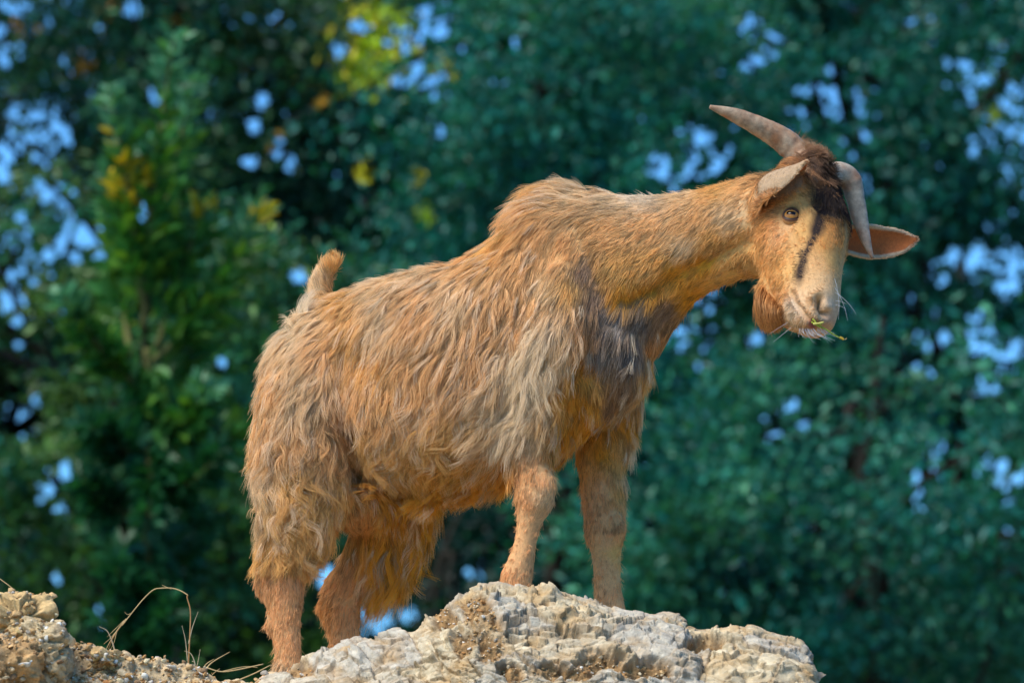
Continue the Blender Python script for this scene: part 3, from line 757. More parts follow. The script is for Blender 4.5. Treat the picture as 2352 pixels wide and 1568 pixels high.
for c in HEAD_CP:
    try: q = hcoord(surf(c[0], c[1]))
    except Exception: continue
    hx_.append([q[0], abs(q[1]), q[2]]); hv_.append([c[2], c[3], c[4], c[5], *rich(c[6], .66, 1.2, (1.02, .95, .90))])
HC, HCVAL = np.array(hx_), np.array(hv_)
STRIPE = [surf(1897, 470), surf(1884, 505), surf(1868, 548), surf(1849, 582), surf(1838, 615), surf(1834, 648)]
STRIPE = np.array([hcoord(p) for p in STRIPE]); STRIPE[:, 1] = -np.abs(STRIPE[:, 1])

for i_, c_ in enumerate(BODY_CP):
    if 9 < c_[2] <= 20: CPV[i_, 2] = c_[2] * 1.35 + 2; CPV[i_, 3] = .10
for i_, c_ in enumerate(BODY_CP):
    if c_[2] > 34: CPV[i_, 2] = c_[2] * 1.22; CPV[i_, 3] = c_[3] * .88
def pelt(X, Nn):
    """-> comb direction (n,3), length m, lift, curl, colour, head mask"""
    px = to_px(X)
    b = idw(px, CP, CPV)
    h = hcoord(X)
    hm = np.clip((h[:, 0] * 1.0 + (h[:, 2] + .055) * .35 + .028) / .05, 0, 1) * np.clip((px[:, 0] - 1690) / 70, 0, 1)
    # ears keep their own hair
    hf = np.stack([h[:, 0], np.abs(h[:, 1]), h[:, 2]], 1)
    k = idw(hf / S, HC / S, HCVAL, 3.0, 8.0)
    comb_b = np.stack([b[:, 0], np.zeros(len(X)), -b[:, 1]], 1)
    comb_h = np.stack([k[:, 0], np.zeros(len(X)), -k[:, 1]], 1)
    far = h[:, 1] > 0
    mir = comb_h - 2 * (comb_h @ HV)[:, None] * HV
    comb_h = np.where(far[:, None], mir, comb_h)
    m = hm[:, None]
    comb = comb_b * (1 - m) + comb_h * m
    ln = (b[:, 2] * (1 - hm) + k[:, 2] * 1.3 * hm) / 1000
    lift = b[:, 3] * (1 - hm) + k[:, 3] * hm
    curl = b[:, 4] * (1 - hm)
    col = b[:, 5:8] * (1 - m) + k[:, 4:7] * m
    # dark face stripes, both sides
    hs = hf * np.array([1, -1, 1])
    dmin = np.full(len(X), 9.0); tt = np.zeros(len(X))
    for i in range(len(STRIPE) - 1):
        a, c = STRIPE[i], STRIPE[i + 1]
        ac = c - a
        t = np.clip(((hs - a) @ ac) / (ac @ ac), 0, 1)
        d = np.linalg.norm(hs - (a + t[:, None] * ac), axis=1)
        q = d < dmin
        dmin = np.where(q, d, dmin); tt = np.where(q, (i + t) / (len(STRIPE) - 1), tt)
    wob = vnoise(X * 120, 5) * .0022
    wd = (.0118 + .004 * np.sin(tt * 9)) * (1 - .35 * tt)
    st = np.clip(1.35 - (dmin + wob) / wd, 0, 1) * hm * np.clip((1.08 - tt) * 6, 0.0, 1)
    col = col * (1 - st[:, None]) + srgb(40, 25, 21) * st[:, None]
    # bare pink skin: lips and inside of the nostrils
    bare = np.zeros(len(X))
    for pth, wdt in ((mouth, .0046), (mouth_f, .0046), (nst[1:], .0046), (nst_f[1:], .0046)):
        for a, c in zip(pth[:-1], pth[1:]):
            bare = np.maximum(bare, np.exp(-(seg_dist(X, a, c)[0] / wdt) ** 4))
    lowlip = surf_cache['lip']
    bare = np.maximum(bare, np.exp(-(np.linalg.norm(X - lowlip, axis=1) / .010) ** 4))
    eyeb = np.maximum(np.exp(-(np.linalg.norm(X - EYE_N, axis=1) / .0155) ** 6), np.exp(-(np.linalg.norm(X - EYE_F, axis=1) / .0155) ** 6))
    col = col * (1 - bare[:, None]) + srgb(176, 96, 84) * bare[:, None]
    deep = np.zeros(len(X))  # shade of nostril slits and mouth line painted near-black on the skin
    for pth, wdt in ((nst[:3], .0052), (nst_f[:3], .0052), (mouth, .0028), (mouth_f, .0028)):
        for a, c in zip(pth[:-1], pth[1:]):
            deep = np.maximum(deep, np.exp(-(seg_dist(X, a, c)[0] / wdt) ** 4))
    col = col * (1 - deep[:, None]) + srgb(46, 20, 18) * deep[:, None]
    col = col * (1 - eyeb[:, None]) + srgb(60, 40, 30) * eyeb[:, None]
    ln = ln * (1 - np.maximum(np.maximum(bare, deep), eyeb) * .97)
    # ears
    ed = np.full(len(X), 9.0); er = np.zeros((len(X), 3)); nearm = np.zeros(len(X)); et = np.zeros(len(X))
    for path, fl in ((NEAR_EAR[1:], 1), (FAR_EAR, 0)):
        for i in range(len(path) - 1):
            d, t = seg_dist(X, np.array(path[i]), np.array(path[i + 1]))
            q = d < ed
            ed = np.where(q, d, ed); er[q] = norm(np.array(path[i + 1]) - np.array(path[i])); nearm = np.where(q, fl, nearm); et = np.where(q, (i + t) / (len(path) - 1), et)
    em = np.clip((.044 - ed) / .010, 0, 1) * np.clip((et - .12) / .15, 0, 1)
    opn = np.where(nearm[:, None] > .5, norm(np.array(NEAR_OPEN)), norm(np.array([-.1, -.95, -.15])))
    inside = np.clip((Nn * opn).sum(1) * 2.5 + .1, 0, 1)
    ecol = np.where(inside[:, None] > .5, srgb(186, 106, 54), np.where(nearm[:, None] > .5, srgb(188, 158, 122), srgb(196, 156, 112)))
    wdt_ = np.where(nearm > .5, np.interp(et, [0, .25, .5, .75, 1], [.036, .047, .040, .025, .004]) * 1.25, np.interp(et, [0, .2, .4, .6, .8, 1], [.016, .021, .027, .026, .019, .004]))
    rim = np.clip((ed / wdt_ - .80) / .1, 0, 1)[:, None]
    ecol = ecol * (1 - rim) + srgb(214, 186, 150) * rim
    ecol = ecol * (1 - et[:, None] * (inside[:, None] <= .5) * .1)
    comb = comb * (1 - em[:, None]) + er * em[:, None]
    ln = ln * (1 - em) + em * np.where(inside > .5, .007, .008)
    lift = lift * (1 - em) + em * .2
    curl = curl * (1 - em)
    col = col * (1 - em[:, None]) + ecol * em[:, None]
    return norm(comb), ln, lift, curl, col, np.maximum(hm, em)

surf_cache = {'lip': surf(1868, 745)}
_, BLEN, _, _, BCOL, _ = pelt(V, NV)
a = me.color_attributes.new('Col', 'FLOAT_COLOR', 'POINT')
c4 = np.ones((len(V), 4), np.float32); c4[:, :3] = BCOL * np.where(BLEN > .022, .5, .8)[:, None]  # skin darkened under long hair to paint shade between the strands
a.data.foreach_set('color', c4.ravel())
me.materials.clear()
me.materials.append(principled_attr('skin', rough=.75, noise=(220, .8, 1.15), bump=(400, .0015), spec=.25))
me.polygons.foreach_set('use_smooth', np.ones(len(me.polygons), dtype=bool))

def hair_material(name, gloss=.06, trans=.24):
    m, N, L = new_mat(name)
    a = N.new('ShaderNodeAttribute'); a.attribute_name = 'Col'
    d = N.new('ShaderNodeBsdfDiffuse'); L.new(a.outputs['Color'], d.inputs['Color'])
    t = N.new('ShaderNodeBsdfTranslucent'); L.new(a.outputs['Color'], t.inputs['Color'])
    h = N.new('ShaderNodeBsdfHair'); h.component = 'Reflection'
    h.inputs['RoughnessU'].default_value = .35; h.inputs['RoughnessV'].default_value = .6; h.inputs['Offset'].default_value = -.05
    mc_ = N.new('ShaderNodeMix'); mc_.data_type = 'RGBA'; mc_.inputs['Factor'].default_value = .5
    mc_.inputs['A'].default_value = (.9, .85, .78, 1); L.new(a.outputs['Color'], mc_.inputs['B']); L.new(mc_.outputs['Result'], h.inputs['Color'])
    m1 = N.new('ShaderNodeMixShader'); m1.inputs['Fac'].default_value = trans
    L.new(d.outputs[0], m1.inputs[1]); L.new(t.outputs[0], m1.inputs[2])
    m2 = N.new('ShaderNodeMixShader'); m2.inputs['Fac'].default_value = gloss
    L.new(m1.outputs[0], m2.inputs[1]); L.new(h.outputs[0], m2.inputs[2])
    out(N, L, m2.outputs[0])
    return m
HAIR = hair_material('goat_hair')

def hair_obj(name, pts, rad, col, mat=HAIR, parent=None):
    """pts (n,k,3), rad (n,k), col (n,k,3)"""
    n, k = pts.shape[:2]
    hc = bpy.data.hair_curves.new(name)
    hc.add_curves([k] * n)
    hc.attributes['position'].data.foreach_set('vector', pts.astype(np.float32).ravel())
    if 'radius' not in hc.attributes: hc.attributes.new('radius', 'FLOAT', 'POINT')
    hc.attributes['radius'].data.foreach_set('value', rad.astype(np.float32).ravel())
    at = hc.attributes.new('Col', 'FLOAT_COLOR', 'POINT')
    c4 = np.ones((n * k, 4), np.float32); c4[:, :3] = col.reshape(-1, 3)
    at.data.foreach_set('color', c4.ravel())
    hc.materials.append(mat)
    o = bpy.data.objects.new(name, hc)
    link(o)
    return adopt(o, parent)

from mathutils.kdtree import KDTree
TA, TB, TC = V[TRI[:, 0]], V[TRI[:, 1]], V[TRI[:, 2]]
AREA = .5 * np.linalg.norm(np.cross(TB - TA, TC - TA), axis=1)
TCEN = (TA + TB + TC) / 3

def sample(n, wt):
    p = AREA * wt
    idx = RNG.choice(len(TRI), n, p=p / p.sum())
    r1, r2 = np.sqrt(RNG.random(n)), RNG.random(n)
    X = TA[idx] * (1 - r1)[:, None] + TB[idx] * (r1 * (1 - r2))[:, None] + TC[idx] * (r1 * r2)[:, None]
    F = TRI[idx]
    Nn = norm(NV[F[:, 0]] * (1 - r1)[:, None] + NV[F[:, 1]] * (r1 * (1 - r2))[:, None] + NV[F[:, 2]] * (r1 * r2)[:, None])
    return X, Nn

def grow(X, Nn, comb, ln, lift, curl, K, seed=0, jit=.12):
    n = len(X)
    # swirl the comb direction with coarse and fine noise
    tn = comb - (comb * Nn).sum(1)[:, None] * Nn
    tn = norm(tn + 1e-5)
    ang = (vnoise(X * 16, 11 + seed) * .28 + vnoise(X * 45, 23 + seed) * .22) * (.15 + .85 * np.clip(ln / .03, 0, 1.3)) + vnoise(X * 30, 31 + seed) * curl * .55 + RNG.normal(0, jit, n)
    bt = np.cross(Nn, tn)
    tn = tn * np.cos(ang)[:, None] + bt * np.sin(ang)[:, None]
    bt = np.cross(Nn, tn)
    ph = vnoise(X * 28, 41 + seed) * 6 + RNG.normal(0, .35, n)
    ph2 = vnoise(X * 22, 47 + seed) * 6
    out_ = np.empty((n, K, 3)); out_[:, 0] = X - Nn * .001
    step = ln / (K - 1)
    up = np.array([0, 0, 1.0])
    for k in range(1, K):
        s = k / (K - 1)
        wave = np.sin(s * 6.6 + ph) * curl * .95
        wave2 = np.sin(s * 5.4 + ph2) * curl * .45
        d = tn * 1.0 + Nn * (lift * (1.35 - 1.25 * s) + wave2 * .5)[:, None] + bt * wave[:, None] - up * (np.clip(ln - .02, 0, .06) * 9 * s)[:, None]
        d = norm(d)
        out_[:, k] = out_[:, k - 1] + d * step[:, None]
    return out_

def coat(n, K, wt, clump_n, clump, seed=0, rad=.00034, lenmul=1.0, dark=1.0):
    X, Nn = sample(n, wt)
    cb, ln, lf, cu, col, hm = pelt(X, Nn)
    var = RNG.uniform(.72, 1.12, n) * (1 + .22 * vnoise(X * 60, 3 + seed)) * lenmul
    ln = ln * var
    keep = ln > .0022
    X, Nn, cb, ln, lf, cu, col, hm = [q[keep] for q in (X, Nn, cb, ln, lf, cu, col, hm)]
    n = len(X)
    pts = grow(X, Nn, cb, ln, lf, cu, K, seed)
    # clumps: every hair leans to the guide hair it grows next to
    if clump_n:
        gi = RNG.choice(n, clump_n, replace=False)
        kd = KDTree(clump_n)
        for a_, i in enumerate(gi): kd.insert(X[i], a_)
        kd.balance()
        near = np.fromiter((kd.find(x)[1] for x in X), int, n)
        g = gi[near]
        s = np.linspace(0, 1, K)
        cl = clump * np.clip((ln - .004) / .022, .0, 1) * np.clip(1 - np.linalg.norm(X - X[g], axis=1) / .02, 0, 1) ** .3
        rate = np.clip(ln / np.maximum(ln[g], .004), .5, 1.3)
        wv = cl[:, None] * (s ** 1.1)[None]
        pts = pts + wv[:, :, None] * ((X[:, None] * .35 + .65 * X[g][:, None]) + (pts[g] - X[g][:, None]) * rate[:, None, None] - pts)
        cv = np.clip(RNG.normal(1, .27, clump_n), .45, 1.7)[near]
    else:
        cv = np.ones(n)
    # natural strand-to-strand colour variation, bleached tips on the long hair
    hue = RNG.normal(0, .05, n) + vnoise(X * 40, 61) * .06
    v = np.clip(cv * RNG.normal(1, .26, n) * (1 + .16 * vnoise(X * np.array([26, 26, 26]), 71)), .5, 1.6) * dark
    c = col * v[:, None]
    c[:, 0] *= 1 + hue * .4; c[:, 2] *= 1 - hue * 1.2
    s = np.linspace(0, 1, K)
    tip = np.clip((ln - .012) / .04, 0, 1)[:, None, None] * (s ** 1.5)[None, :, None]
    pale = c[:, None] * 1.1 + .02 
    C = c[:, None] * (1 - tip * .55) + pale * tip * .55
    C = cap(C)
    R = rad * (1 - .72 * s ** 1.5)[None] * np.ones((n, 1))
    return pts, R, C

QC = to_px(TCEN)
_, TLEN, _, _, _, THM = pelt(TCEN, norm(np.cross(TB - TA, TC - TA)))
wt = np.where(TLEN < .004, .3, 1.0) * (1 + .9 * THM) * np.where(TLEN < .022, 1.25, 1.0)
NF = 1.0
sets = []
sets.append(coat(int(230000 * NF), 6, wt, 20000, .62, 0, .00036))
sets.append(coat(int(60000 * NF), 8, wt * (TLEN > .02), 2600, .86, 9, .00034, 1.12))
def locks(nl, per, wgt, seed, K=10, lenmul=1.2, curlmul=1.35, spread=.0034, rad=.00034):
    X, Nn = sample(nl, wgt)
    cb, ln, lf, cu, col, hm = pelt(X, Nn)
    ln = ln * RNG.uniform(.75, 1.2, nl) * lenmul
    gd = grow(X, Nn, cb, ln, lf * 1.15 + .06 * np.clip(ln / .03, 0, 1), cu * curlmul + .12, K, seed, .22)
    if K > 8:                                     # sun-bleached cream locks among the tan ones
        bl = np.clip(RNG.random(nl) * 3.2 - 2.0, 0, .75)[:, None]
        col = col * (1 - bl) + np.array([.90, .70, .46]) * bl
    i = np.repeat(np.arange(nl), per); n = len(i)
    a_ = norm(np.cross(Nn, norm(RNG.normal(size=(nl, 3))))); b_ = np.cross(Nn, a_)
    th = RNG.random(n) * 6.283; rr = np.sqrt(RNG.random(n)) * spread * RNG.uniform(.6, 1.5, nl)[i]
    off = a_[i] * (np.cos(th) * rr)[:, None] + b_[i] * (np.sin(th) * rr)[:, None]
    s = np.linspace(0, 1, K)
    shape = (1 - .9 * s ** 1.25) + .12 * np.sin(s * 3.1)
    lm = RNG.uniform(.72, 1.05, n)
    p = X[i][:, None] + (gd[i] - X[i][:, None]) * (lm[:, None] * np.ones(K))[:, :, None] + off[:, None] * shape[None, :, None]
    p += (RNG.normal(size=(n, 1, 3)) * .0034) * (s ** 1.5)[None, :, None]
    v = np.clip(RNG.normal(1.06, .25, nl), .5, 1.7)[i] * np.clip(RNG.normal(1, .14, n), .6, 1.4)
    c = col[i] * v[:, None]
    pale = c * 1.15 + .02
    t_ = (s ** 1.4)[None, :, None] * .5
    C = cap(c[:, None] * (1 - t_) + pale[:, None] * t_)
    return p, rad * (1 - .72 * s ** 1.5)[None] * np.ones((n, 1)), C
_, SLEN, _, SCURL, _, _ = pelt(TCEN, norm(np.cross(TB - TA, TC - TA)))
sets.append(locks(int(4200 * NF), 20, np.clip((SLEN - .034) / .02, 0, 1) * np.clip(SCURL * 1.3 + .15, 0, 1), 5))
sets.append(locks(int(2400 * NF), 18, np.clip((SLEN - .028) / .02, 0, 1) * np.clip(1.1 - SCURL, .1, 1), 6, lenmul=1.25, curlmul=.7, spread=.0030))
sets.append(locks(int(3600 * NF), 9, np.clip((.030 - SLEN) / .006, 0, 1) * np.clip((SLEN - .008) / .006, 0, 1), 7, K=7, lenmul=.85, curlmul=.3, spread=.0018))
K_ = 9
def resamp(p, K):
    k = p.shape[1]
    if k == K: return p
    x = np.linspace(0, k - 1, K); i = np.minimum(x.astype(int), k - 2); t = x - i
    sh = (1, K) + (1,) * (p.ndim - 2)
    return p[:, i] * (1 - t.reshape(sh)) + p[:, i + 1] * t.reshape(sh)
coat_o = hair_obj('coat', *[np.concatenate([resamp(s_[j], K_) for s_ in sets]) for j in range(3)])
# ------------------------------------------------------------------ horns, eyes, hooves, beard, forelock, whiskers
HORN = principled_attr('horn', rough=.55, noise=(90, .55, 1.25), bump=(150, .0012), spec=.35)
def horn(path, rads, base_col, side, flat=.8):
    g = Geo()
    d = catmull(np.hstack([np.array(path), np.array(rads)[:, None] * S]), 14)
    p, r = d[:, :3], d[:, 3].copy()
    n = len(p); t = np.arange(n) / (n - 1)
    arc = np.concatenate([[0], np.cumsum(np.linalg.norm(np.diff(p, axis=0), axis=1))])
    r *= 1 + .012 * np.sin(arc * 2 * np.pi / .011 + 1.5 * np.sin(arc * 90)) * (1 - t) ** .6 + .035 * vnoise(p * 130, 9) + .03 * vnoise(p * 45, 8)
    r = np.maximum(r, .0012)
    tg = norm(np.gradient(p, axis=0)); sd_ = np.asarray(side, float)
    a_ = norm(sd_ - (tg @ sd_)[:, None] * tg); b_ = np.cross(tg, a_)
    th = np.arange(20) * 2 * np.pi / 20
    keel = 1 + .16 * np.exp(-((th - np.pi * .5) / .5) ** 2)
    R = p[:, None] + (r[:, None] * keel[None])[:, :, None] * (a_[:, None] * np.cos(th)[None, :, None] * flat + b_[:, None] * np.sin(th)[None, :, None])
    g.rings(R)
    v = np.vstack(g.v)
    c = np.tile(srgb(*base_col), (len(v), 1))
    st = np.clip(fbm(v * np.array([60, 60, 60]), 4, 12) * .8 + .25, 0, 1)[:, None]
    c = c * (1 - st * .7) + srgb(156, 96, 50) * st * .7
    g.c = [c]
    return adopt(g.obj('horn', HORN))
hb = hpx(1846, 372, -.024)
horn([hb, P(1832, 350, hb[1] + .004), P(1796, 318, hb[1] + .002), P(1742, 288, hb[1] - .006), P(1686, 263, hb[1] - .014), P(1630, 245, hb[1] - .020)],
     [30, 29, 26.5, 21, 15, 4], (166, 144, 116), (0, 1, .2))
fb = hpx(1900, 408, .020)
horn([fb, P(1928, 400, fb[1] + .010), P(1951, 416, fb[1] + .018), P(1963, 456, fb[1] + .020), P(1975, 508, fb[1] + .018), P(1989, 555, fb[1] + .010), P(2004, 593, fb[1] + .004)],
     [23, 24.5, 23.5, 20, 16.5, 10.5, 3], (168, 156, 136), (.2, 1, 0), .7)

EYE_M = principled_attr('eye', rough=.05, spec=.3)
LID_M = principled_attr('eyelid', rough=.5, noise=(300, .8, 1.15), spec=.3)
def eye(c, nrm, hx):
    nrm = norm(nrm); hx = norm(hx - nrm * (hx @ nrm)); hy = np.cross(nrm, hx)
    r = .0142
    SGN = 1.0 if hy[2] > 0 else -1.0
    g = Geo()
    el = np.linspace(0, np.pi, 40); az = np.arange(64) * 2 * np.pi / 64
    rings, cols = [], []
    for e_ in el[1:-1]:
        bul = 1 + .05 * math.exp(-(e_ / .55) ** 2)
        rings.append([c + r * bul * (nrm * math.cos(e_) + (hx * math.cos(q) + hy * math.sin(q)) * math.sin(e_)) for q in az])
    g.rings(rings)
    v = np.vstack(g.v)
    q = (v - c) / r
    x, y, z = q @ hx, q @ hy, q @ nrm
    rr = np.sqrt(x * x + y * y)
    iris = srgb(172, 116, 52) * (1 + .25 * vnoise(np.stack([np.arctan2(y, x) * 9, rr * 4, z], 1), 3))[:, None]
    iris = np.where((rr > .74)[:, None], srgb(120, 76, 36), iris)
    col = np.where((rr > .93)[:, None], srgb(50, 32, 22), iris)
    pup = (np.abs(x) / .52) ** 4 + (np.abs(y + .02) / .21) ** 4 < 1
    col = np.where(pup[:, None] & (z > 0)[:, None], srgb(10, 9, 10), col)
    g.c = [np.clip(col, 0, 1)]
    eo = adopt(g.obj('eye', EYE_M))
    # lids: a shell round the eyeball that leaves an almond opening
    l = Geo(); rings = []; cc = []
    for k in range(12):
        u = k / 11
        ring = []
        for q_ in az:
            ca, sa = math.cos(q_), math.sin(q_)
            a0 = .98; b0 = SGN * .60 if False else (.36 if sa * SGN > 0 else .60)
            op = 1 / math.sqrt((ca / a0) ** 2 + (sa / b0) ** 2)
            op *= 1 - .12 * abs(ca) ** 6 * 0
            e_ = op + (1.75 - op) * u
            rad = r * (1.005 + .16 * math.sin(min(u * 3.2, 1) * math.pi / 2) - .10 * max(u - .4, 0))
            ring.append(c + rad * (nrm * math.cos(e_) + (hx * ca + hy * sa) * math.sin(e_)))
        rings.append(ring)
        cc.append(np.tile(srgb(30, 18, 14) if u < .16 else srgb(96, 60, 36) if u < .34 else srgb(186, 136, 84), (64, 1)))
    l.rings(rings, cap=False); l.c = [np.vstack(cc)]
    adopt(l.obj('eyelid', LID_M), eo)
en = norm(-HV * .86 + HW * .30 - HU * .08 + np.array([0, -.25, 0]))
eye(EYE_N - en * .0035, en, np.array([1, 0, -.20]))
en2 = en - 2 * (en @ HV) * HV
hx2 = np.array([1, 0, -.20]); hx2 = hx2 - 2 * (hx2 @ HV) * HV
eye(EYE_F - en2 * .0035, en2, hx2)

HOOF = principled_attr('hoof', rough=.5, noise=(120, .6, 1.2), bump=(200, .001))
def hoof(px, py, lat, yaw=.0):
    p = bp_(px, py, lat)
    g = Geo()
    for sgn in (-1, 1):
        rings = []
        for k in range(6):
            u = k / 5
            ln_, wd_ = .026 + .012 * u, .0125 + .0035 * u
            cz = p + np.array([0, 0, .012 - .045 * u]) + HEAD * (.004 + .012 * u) + LAT * sgn * (.0135 + .003 * u)
            th = np.arange(18) * 2 * np.pi / 18
            tipf = 1 - .30 * np.clip(np.cos(th), 0, 1) ** 2
            rings.append(cz + HEAD * (np.cos(th) * ln_)[:, None] + LAT * (np.sin(th) * wd_ * tipf)[:, None])
        g.rings(rings, srgb(72, 60, 50))
    adopt(g.obj('hoof', HOOF))
    return p[2] - .033, p
HOOVES = [hoof(1200, 1384, -.075), hoof(1413, 1447, .095), hoof(670, 1592, -.070), hoof(806, 1572, .085)]

def region(pts, sig):
    w_ = np.zeros(len(TCEN))
    for p, s_ in zip(pts, sig):
        w_ = np.maximum(w_, np.exp(-(np.linalg.norm(TCEN - p, axis=1) / s_) ** 4))
    return w_
def tuft(name, n, wgt, fn, K=8, clump_n=60, clump=.6, seed=3, rad=.00034):
    """fn(X, N) -> dir, length, lift, curl, colour"""
    X, Nn = sample(n, wgt)
    d, ln, lf, cu, col = fn(X, Nn)
    ln = ln * RNG.uniform(.65, 1.1, len(X))
    p = grow(X, Nn, norm(d), ln, lf, cu, K, seed, .10)
    gi = RNG.choice(n, clump_n, replace=False)
    kd = KDTree(clump_n)
    for a_, i in enumerate(gi): kd.insert(X[i], a_)
    kd.balance()
    nr = np.fromiter((kd.find(x)[1] for x in X), int, n); g = gi[nr]
    s = np.linspace(0, 1, K)
    rt = (ln / ln[g])[:, None, None]
    p = p + clump * (s ** 1.2)[None, :, None] * (X[:, None] * .35 + X[g][:, None] * .65 + (p[g] - X[g][:, None]) * rt - p)
    c = col * np.clip(RNG.normal(1, .14, n) * RNG.normal(1, .1, clump_n)[nr], .5, 1.5)[:, None]
    C = cap(np.repeat(c[:, None], K, 1))
    R = rad * (1 - .7 * s ** 1.5)[None] * np.ones((n, 1))
    return hair_obj(name, p, R, C)

# forelock: dark crown hair falling over the forehead, rusty tips standing up at the poll
fl = [hpx(1872, 385, 0), hpx(1900, 405, 0), hpx(1914, 450, 0), hpx(1880, 372, -.012), hpx(1862, 408, -.024), hpx(1884, 452, -.026), hpx(1922, 430, .022), hpx(1930, 480, .024), hpx(1905, 385, .018)]
def f_forelock(X, Nn):
    h = hcoord(X)
    top = np.clip(1 - (h[:, 0] - .0) / .045, 0, 1)
    d = HU * .75 + HW * .1
    d = d[None] * (1 - top)[:, None] + top[:, None] * (np.array([.55, -.1, .75]) - HV * .15)[None] + HV[None] * (h[:, 1] * 9)[:, None]
    dk = np.clip(1.35 - top * 1.25 + vnoise(X * 70, 5) * .35, 0, 1)
    col = srgb(40, 25, 21)[None] * dk[:, None] + rich((146, 102, 70), .8, 1.0, (1, 1, 1))[None] * (1 - dk)[:, None]
    return d, .030 + .020 * top, .26 + .50 * top, .10 + 0 * top, col
tuft('forelock', 9000, region(fl, [.034, .034, .030, .03, .016, .018, .022, .022, .02]), f_forelock, clump_n=420, clump=.42, rad=.0003)
def f_wisps(X, Nn):
    h = hcoord(X)
    d = np.array([.45, -.05, .9])[None] + HV[None] * (h[:, 1] * 12)[:, None] + RNG.normal(0, .22, (len(X), 3))
    return d, np.full(len(X), .046), np.full(len(X), .9), np.full(len(X), .25), np.tile(rich((186, 142, 100), .7, 1.0), (len(X), 1))
tuft('forelock', 900, region([hpx(1888, 378, .004), hpx(1908, 392, .014), hpx(1872, 374, -.006)], [.016, .016, .014]), f_wisps, clump_n=60, clump=.6, rad=.0003)
# beard: a compact rounded tuft under the chin
def beard():
    n, K = 5200, 10
    u = RNG.random(n); v_ = RNG.normal(0, .0085, n)
    rx, ry = 1752 + 56 * u, 664 + 62 * u
    root = np.array([hpx(1752 + 56 * q, 664 + 62 * q, 0) for q in np.linspace(0, 1, 30)])
    R0 = np.stack([np.interp(u, np.linspace(0, 1, 30), root[:, c]) for c in range(3)], 1) + HV * v_[:, None] + HW * .006
    ex = 1747 + 49 * u ** .9 + RNG.normal(0, 6, n)
    ey = 761 - 22 * np.abs(2 * u - .95) ** 2.2 - 34 * RNG.random(n) ** 2
    yb = R0[:, 1] - .012 + v_ * .4
    e = np.stack([P(a, b, c) for a, b, c in zip(ex, ey, yb)])
    s = np.linspace(0, 1, K)
    bul = np.stack([-.005 * np.ones(n) - .003 * (1 - u), -.010 + v_ * .6, np.zeros(n)], 1)
    p = R0[:, None] * (1 - s)[None, :, None] + e[:, None] * s[None, :, None] + bul[:, None] * (np.sin(s * np.pi) * 1.2)[None, :, None] + RNG.normal(0, .0030, (n, 1, 3)) * s[None, :, None]
    c = rich((172, 112, 60), .75, 1.1, (1, 1, 1))[None] * np.clip(RNG.normal(1, .3, (n, 1)), .4, 1.8) * (1 + .3 * vnoise(R0 * 160, 4))[:, None]
    hair_obj('beard', p, .00036 * (1 - .6 * s)[None] * np.ones((n, 1)), np.clip(np.repeat(c[:, None], K, 1), .01, .8))
beard()
# whiskers
def whiskers():
    pts = []
    for i in range(46):
        a_ = RNG.random()
        root = surf(1835 + 62 * a_, 757 - 4 * RNG.random(), .002)
        d = norm(np.array([.25 + .5 * a_ + RNG.normal(0, .25), RNG.normal(-.2, .3), -1]))
        L_ = RNG.uniform(.014, .034)
        bend = np.array([.8 * RNG.random(), 0, .5])
        s = np.linspace(0, 1, 8)[:, None]
        pts.append(root + d * s * L_ + bend * s ** 2 * L_ * .5)
    for px, py, dx, dy, L_ in ((1922, 660, .6, .9, .055), (1924, 672, .9, .6, .05), (1924, 690, 1, .15, .022), (1924, 700, 1, .2, .02), (1922, 640, .3, 1, .06), (1815, 740, -.8, .5, .03), (1822, 752, -.7, .6, .03)):
        root = surf(px - 5, py, .0)
        d = norm(np.array([dx, -.15, -dy])); s = np.linspace(0, 1, 8)[:, None]
        pts.append(root + d * s * L_ + np.array([-.4, 0, -.3]) * s ** 2 * L_ * .5)
    p = np.array(pts)
    R = .00026 * (1 - .6 * np.linspace(0, 1, 8))[None] * np.ones((len(p), 1))
    hair_obj('whiskers', p, R, np.full((len(p), 8, 3), .62))
whiskers()
# ------------------------------------------------------------------ ground, earth bank, limestone outcrop, gravel
def facets(p, size, seed, step, tilt, crack=0.0):
    o_, cid, ed = voronoi(p / np.asarray(size), seed)
    r = hsh(cid[:, 0], cid[:, 1], cid[:, 2], seed + 11)
    g = np.stack([hsh(cid[:, 0], cid[:, 1], cid[:, 2], seed + 20 + i) - .5 for i in range(3)], 1)
    d = step * (r - .5) * 2 * np.clip(ed / .17, 0, 1) + tilt * (o_ * g).sum(1) * 2
    d -= crack * np.clip(1 - ed / .05, 0, 1)
    return d, r, ed

def chips(p, size, seed, amp, freq, tilt, step, crack):
    """flat fracture faces: every cell is a plane fitted to a smooth relief, so neighbours meet in sharp edges"""
    size = np.asarray(size)
    o_, cid, ed = voronoi(p / size, seed)
    c = p - o_ * size
    key = hsh(cid[:, 0], cid[:, 1], cid[:, 2], seed + 11)
    h0 = fbm(c * freq, 2, seed + 3)
    e = .25 / freq
    gr = np.stack([fbm((c + np.eye(3)[k] * e) * freq, 2, seed + 3) - h0 for k in range(3)], 1) / e
    g = np.stack([hsh(cid[:, 0], cid[:, 1], cid[:, 2], seed + 20 + i) - .5 for i in range(3)], 1)
    off = o_ * size
    d = amp * (h0 + (gr * off).sum(1)) + tilt * (o_ * g).sum(1) * 2 + step * (key - .5) * 2
    d -= crack * np.clip(1 - ed / .06, 0, 1)
    return d, key, ed

def grid_faces(n, m):
    i, j = np.meshgrid(np.arange(n - 1), np.arange(m - 1), indexing='ij')
    a = (i * m + j).ravel()
    return np.stack([a, a + m, a + m + 1, a + 1], 1)

